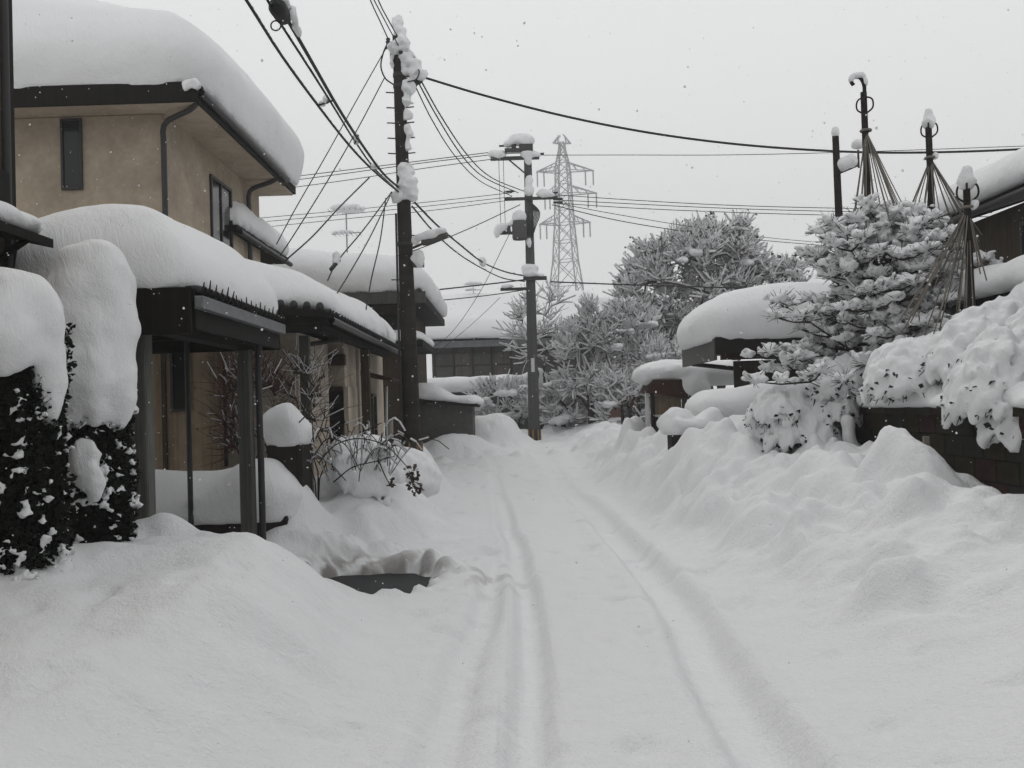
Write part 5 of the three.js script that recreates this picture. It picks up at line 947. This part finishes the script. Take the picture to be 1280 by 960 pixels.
// arching canes pressed down in the snow
{
  reseed(717);
  const t = thing('bent_shrub', 'snow smothered shrub with long bent canes beside the left bank', 'shrub', [-2.1, 0.7, -11.2]);
  const canes = [[[-2.25, 1.06, -11.1], [-2.0, 1.27, -10.8], [-1.7, 1.34, -10.6], [-1.4, 1.26, -10.5], [-1.15, 1.02, -10.4]], [[-2.3, 1.15, -11.1], [-2.1, 1.34, -10.9], [-1.9, 1.28, -10.8], [-1.72, 0.98, -10.75]], [[-2.05, 0.85, -10.9], [-1.8, 1.02, -10.75], [-1.55, 1.08, -10.6], [-1.3, 1.14, -10.5]], [[-2.5, 1.5, -11.1], [-2.35, 1.62, -11], [-2.2, 1.75, -10.95]], [[-2.35, 1.7, -11], [-2.25, 1.6, -10.9], [-2.22, 1.5, -10.9]], [[-1.75, 1.4, -11.2], [-1.6, 1.46, -11.1], [-1.5, 1.5, -11]], [[-1.5, 1.12, -10.6], [-1.42, 0.95, -10.5], [-1.36, 0.84, -10.45]], [[-2.28, 1.3, -11], [-2.28, 1.45, -10.95], [-2.28, 1.55, -10.95]]];
  for (const c of canes) part(t, 'cane', tube(c, q => lerp(0.009, 0.005, q), 6, 24), M.bark);
  const lf = []; for (let i = 0; i < 90; i++) lf.push([-1.13 + rr(-0.04, 0.08) + i * 0.0006, 1.02 - i * 0.0032 + rr(-0.02, 0.02), -10.4 + rr(-0.03, 0.03)]);
  for (let i = 0; i < 20; i++) lf.push([-1.36 + rr(-0.02, 0.03), 0.86 + rr(-0.05, 0.04), -10.45 + rr(-0.02, 0.02)]);
  part(t, 'withered_leaves', leaves(lf, 0.05), M.twig);
  const arch = new Twigs(), rime = new Twigs();
  for (let i = 0; i < 46; i++) {                                   // smaller arching twigs with their rime
    const x0 = rr(-2.35, -1.5), a = rr(-0.9, 0.9) + (x0 < -1.9 ? -0.3 : 0.4), L = rr(0.35, 0.8), H = rr(0.25, 0.6), y0 = rr(0.8, 1.05); let p = V(x0, y0, -11.75 + rr(-0.2, 0.25));
    const z0 = p.z; for (let k = 1; k <= 6; k++) { const f = k / 6, q = V(x0 + Math.sin(a) * L * f, y0 + H * Math.sin(f * 2.4), z0 + Math.cos(a) * L * 0.5 * f); arch.seg(p, q, 0.006, 0.005, 4); if (rnd() < 0.6) rime.seg(p.clone().add(V(0, 0.01, 0)), q.clone().add(V(0, 0.01, 0)), rr(0.008, 0.016), rr(0.006, 0.014), 5); p = q; }
  }
  part(t, 'branches', arch.geo(), M.bark); part(t, 'branch_snow', rime.geo(), M.snow);
  const pr = [[-1.84, 1.12, -12.2, 0.27, 0.24, 0.3], [-2.12, 1.1, -12.15, 0.2, 0.22, 0.26], [-1.62, 0.98, -12.25, 0.24, 0.2, 0.3], [-1.9, 0.9, -12.1, 0.4, 0.22, 0.3]];
  for (let i = 0; i < 50; i++) { const a = rr(0.2, 2.9), q = rr(0.75, 1.1), r = rr(0.03, 0.065); pr.push([-1.86 + Math.cos(a) * 0.42 * q, rr(0.8, 1.28) - 0.15 * q, -12.12 + Math.sin(a) * 0.32 * q, r, r * rr(0.8, 1.4), r]); }
  for (const [x, y] of [[-2.12, 1.12], [-2.0, 1.08], [-1.86, 1.05], [-1.74, 1.02], [-1.6, 0.98]]) for (let s = 0; s < 6; s++) pr.push([x + s * 0.015, y - 0.06 - s * 0.07, -11.78 + s * 0.02, 0.06 - s * 0.006, 0.07, 0.06 - s * 0.006]);
  part(t, 'snow', blobs(pr, 0.025, 32, 0.04, 6), M.snow);
}
{
  const t = thing('snowy_planter', 'snow heap over stacked planks against the porch post', 'snow heap', [-1.75, 0.6, -13.6]);
  part(t, 'plank', bar([-2.0, 1.05, -13.5], [-1.68, 1.3, -13.4], 0.025, 4), M.pale); part(t, 'plank', bar([-1.95, 1.02, -13.46], [-1.63, 1.27, -13.36], 0.025, 4), M.brownWood);
  part(t, 'stub', bar([-1.72, 0.7, -13.5], [-1.72, 1.5, -13.5], 0.04, 8), M.render);
  part(t, 'snow', blobs([[-1.55, 0.8, -13.8, 0.34, 0.26, 0.4], [-1.8, 0.86, -13.7, 0.4, 0.24, 0.4], [-2.1, 0.9, -13.8, 0.4, 0.25, 0.4], [-1.35, 0.62, -13.8, 0.3, 0.26, 0.4]], 0.03, 18, 0.05, 5), M.snow);
}
// ---------- clipped evergreen hedges with towering snow ----------
function columnHedge(label, cx, cz, rx, rz, y0, y1, caps, drips, leafN, clumps) {
  const t = thing('column_hedge', label, 'hedge', [cx, y0 - 0.1, cz], 'dark evergreen columns at the left border'), lf = [], st = new Twigs(), pr = [];
  for (let i = 0; i < leafN; i++) { const a = rr(0, TAU), y = rr(y0, y1), wob = 1 + 0.22 * fbm(Math.cos(a) * 1.4, y * 2.2, Math.sin(a) * 1.4 + cx, 2), q = Math.sqrt(rr(0.35, 1.05)) * wob * (0.8 + 0.2 * sm(y0 - 0.2, y0 + 0.5, y)); lf.push([cx + Math.cos(a) * q * rx, y + rr(-0.02, 0.02), cz + Math.sin(a) * q * rz]); }
  for (let i = 0; i < 26; i++) { const a = rr(0, TAU), q = rr(0.3, 0.9), b = V(cx + rr(-0.08, 0.08), y0 - 0.15, cz + rr(-0.08, 0.08)), e = V(cx + Math.cos(a) * q * rx, rr(y0 + 0.3, y1), cz + Math.sin(a) * q * rz), m = b.clone().lerp(e, 0.5).add(V(-Math.cos(a) * 0.06, 0.12, -Math.sin(a) * 0.06)); st.seg(b, m, 0.018, 0.012); st.seg(m, e, 0.012, 0.005); }
  part(t, 'stems', st.geo(), M.bark); part(t, 'foliage', leaves(lf, 0.042), M.leafDark);
  for (let i = 0; i < clumps; i++) { const a = rr(0, TAU), y = rr(y0 + 0.05, y1), r = rr(0.004, 0.014) * (rnd() < 0.05 ? 2.4 : 1); const x = cx + Math.cos(a) * rx * 1.03, z = cz + Math.sin(a) * rz * 1.03; pr.push([x, y, z, r * 1.3, r, r]); if (rnd() < 0.5) pr.push([x + rr(-0.03, 0.03), y + rr(-0.02, 0.01), z, r, r * 0.7, r]); }
  if (pr.length) part(t, 'snow_clumps', blobs(pr, 0.011, 110, 0.022, 30), M.snow);
  const cap = caps.slice();
  for (const [dx, dz, yb, yt, r] of drips) for (let y = yt; y > yb; y -= r * 0.6) cap.push([cx + dx + rr(-0.01, 0.01), y, cz + dz, r * lerp(0.55, 1, (y - yb) / (yt - yb)), r * 1.1, r * lerp(0.55, 1, (y - yb) / (yt - yb))]);
  part(t, 'snow_cap', blobs(cap, 0.024, 30, 0.035, 4), M.snow);
  return t;
}
reseed(818);
columnHedge('nearer dark evergreen column hedge cut by the left border', -3.14, -6.05, 0.3, 0.3, 0.62, 2.25,
  [[-3.16, 2.36, -6.05, 0.28, 0.25, 0.29], [-3.17, 2.26, -6.05, 0.3, 0.16, 0.3], [-3.02, 2.3, -6.0, 0.16, 0.2, 0.2], [-3.3, 2.32, -6.0, 0.18, 0.2, 0.2]],
  [[0.26, 0.05, 1.72, 2.3, 0.045], [0.18, 0.25, 2.04, 2.2, 0.045], [0.02, 0.31, 2.08, 2.2, 0.05], [0.1, 0.3, 1.98, 2.2, 0.035], [-0.1, 0.31, 2.05, 2.2, 0.05], [-0.2, 0.27, 2.0, 2.2, 0.04]], 17000, 420);
reseed(828);
columnHedge('dark evergreen column hedge under a towering snow pillar before the carport', -3.08, -7.0, 0.29, 0.28, 0.7, 1.9,
  [[-3.03, 2.62, -7, 0.29, 0.34, 0.27], [-3.04, 2.3, -7, 0.325, 0.35, 0.3], [-3.06, 2.0, -7, 0.3, 0.3, 0.29], [-2.92, 2.1, -6.92, 0.17, 0.32, 0.2], [-3.22, 2.15, -6.92, 0.14, 0.4, 0.18]],
  [[0.26, 0.12, 1.66, 2.0, 0.08], [0.15, 0.25, 1.72, 2.0, 0.09], [0.0, 0.28, 1.7, 2.0, 0.1], [-0.13, 0.27, 1.6, 2.0, 0.08], [-0.25, 0.2, 1.5, 2.0, 0.08], [-0.3, 0.12, 1.3, 1.7, 0.05]], 15000, 380);
{
  const w1 = blobs([[-3.0, 0.72, -6.1, 0.14, 0.16, 0.12], [-2.92, 0.62, -6.1, 0.13, 0.16, 0.14], [-3.1, 0.6, -6.1, 0.16, 0.12, 0.16]], 0.02, 34, 0.03, 5);
  solo('snow_block', w1, M.snow, 'thick wedge of snow slid down at the foot of the hedges', 'snow heap');
  const w2 = blobs([[-2.98, 1.34, -6.7, 0.1, 0.16, 0.06], [-2.94, 1.22, -6.7, 0.08, 0.12, 0.06], [-3.02, 1.22, -6.72, 0.07, 0.09, 0.06]], 0.018, 40, 0.04, 7);
  solo('snow_block', w2, M.snow, 'upright slab of snow stuck to the second hedge below its snow pillar', 'snow heap');
}
// ---------- falling snow ----------
{
  reseed(999);
  const n = 3200, g = new THREE.IcosahedronGeometry(1, 1), m = new THREE.InstancedMesh(g, M.flake, n), o = new THREE.Object3D();
  for (let i = 0; i < n; i++) {
    const D = lerp(3, 16, Math.pow(rnd(), 0.75)), s = rr(0.0014, 0.0046) * (rnd() < 0.04 ? 1.5 : 1);
    o.position.set(rr(-0.62, 0.62) * D, 1.65 + rr(-0.36, 0.5) * D, -D); if (o.position.y < 0.4) o.position.y += 2.5;
    o.scale.set(s * rr(0.8, 1.3), s * rr(0.8, 1.5), s * rr(0.8, 1.3)); o.rotation.set(rr(0, 3), rr(0, 3), rr(0, 3)); o.updateMatrix(); m.setMatrixAt(i, o.matrix);
  }
  m.name = 'falling_snowflakes'; m.userData = { label: 'snowflakes drifting down through the air over the street', category: 'snowflakes', kind: 'stuff' }; scene.add(m);
}
renderer.render(scene, camera);
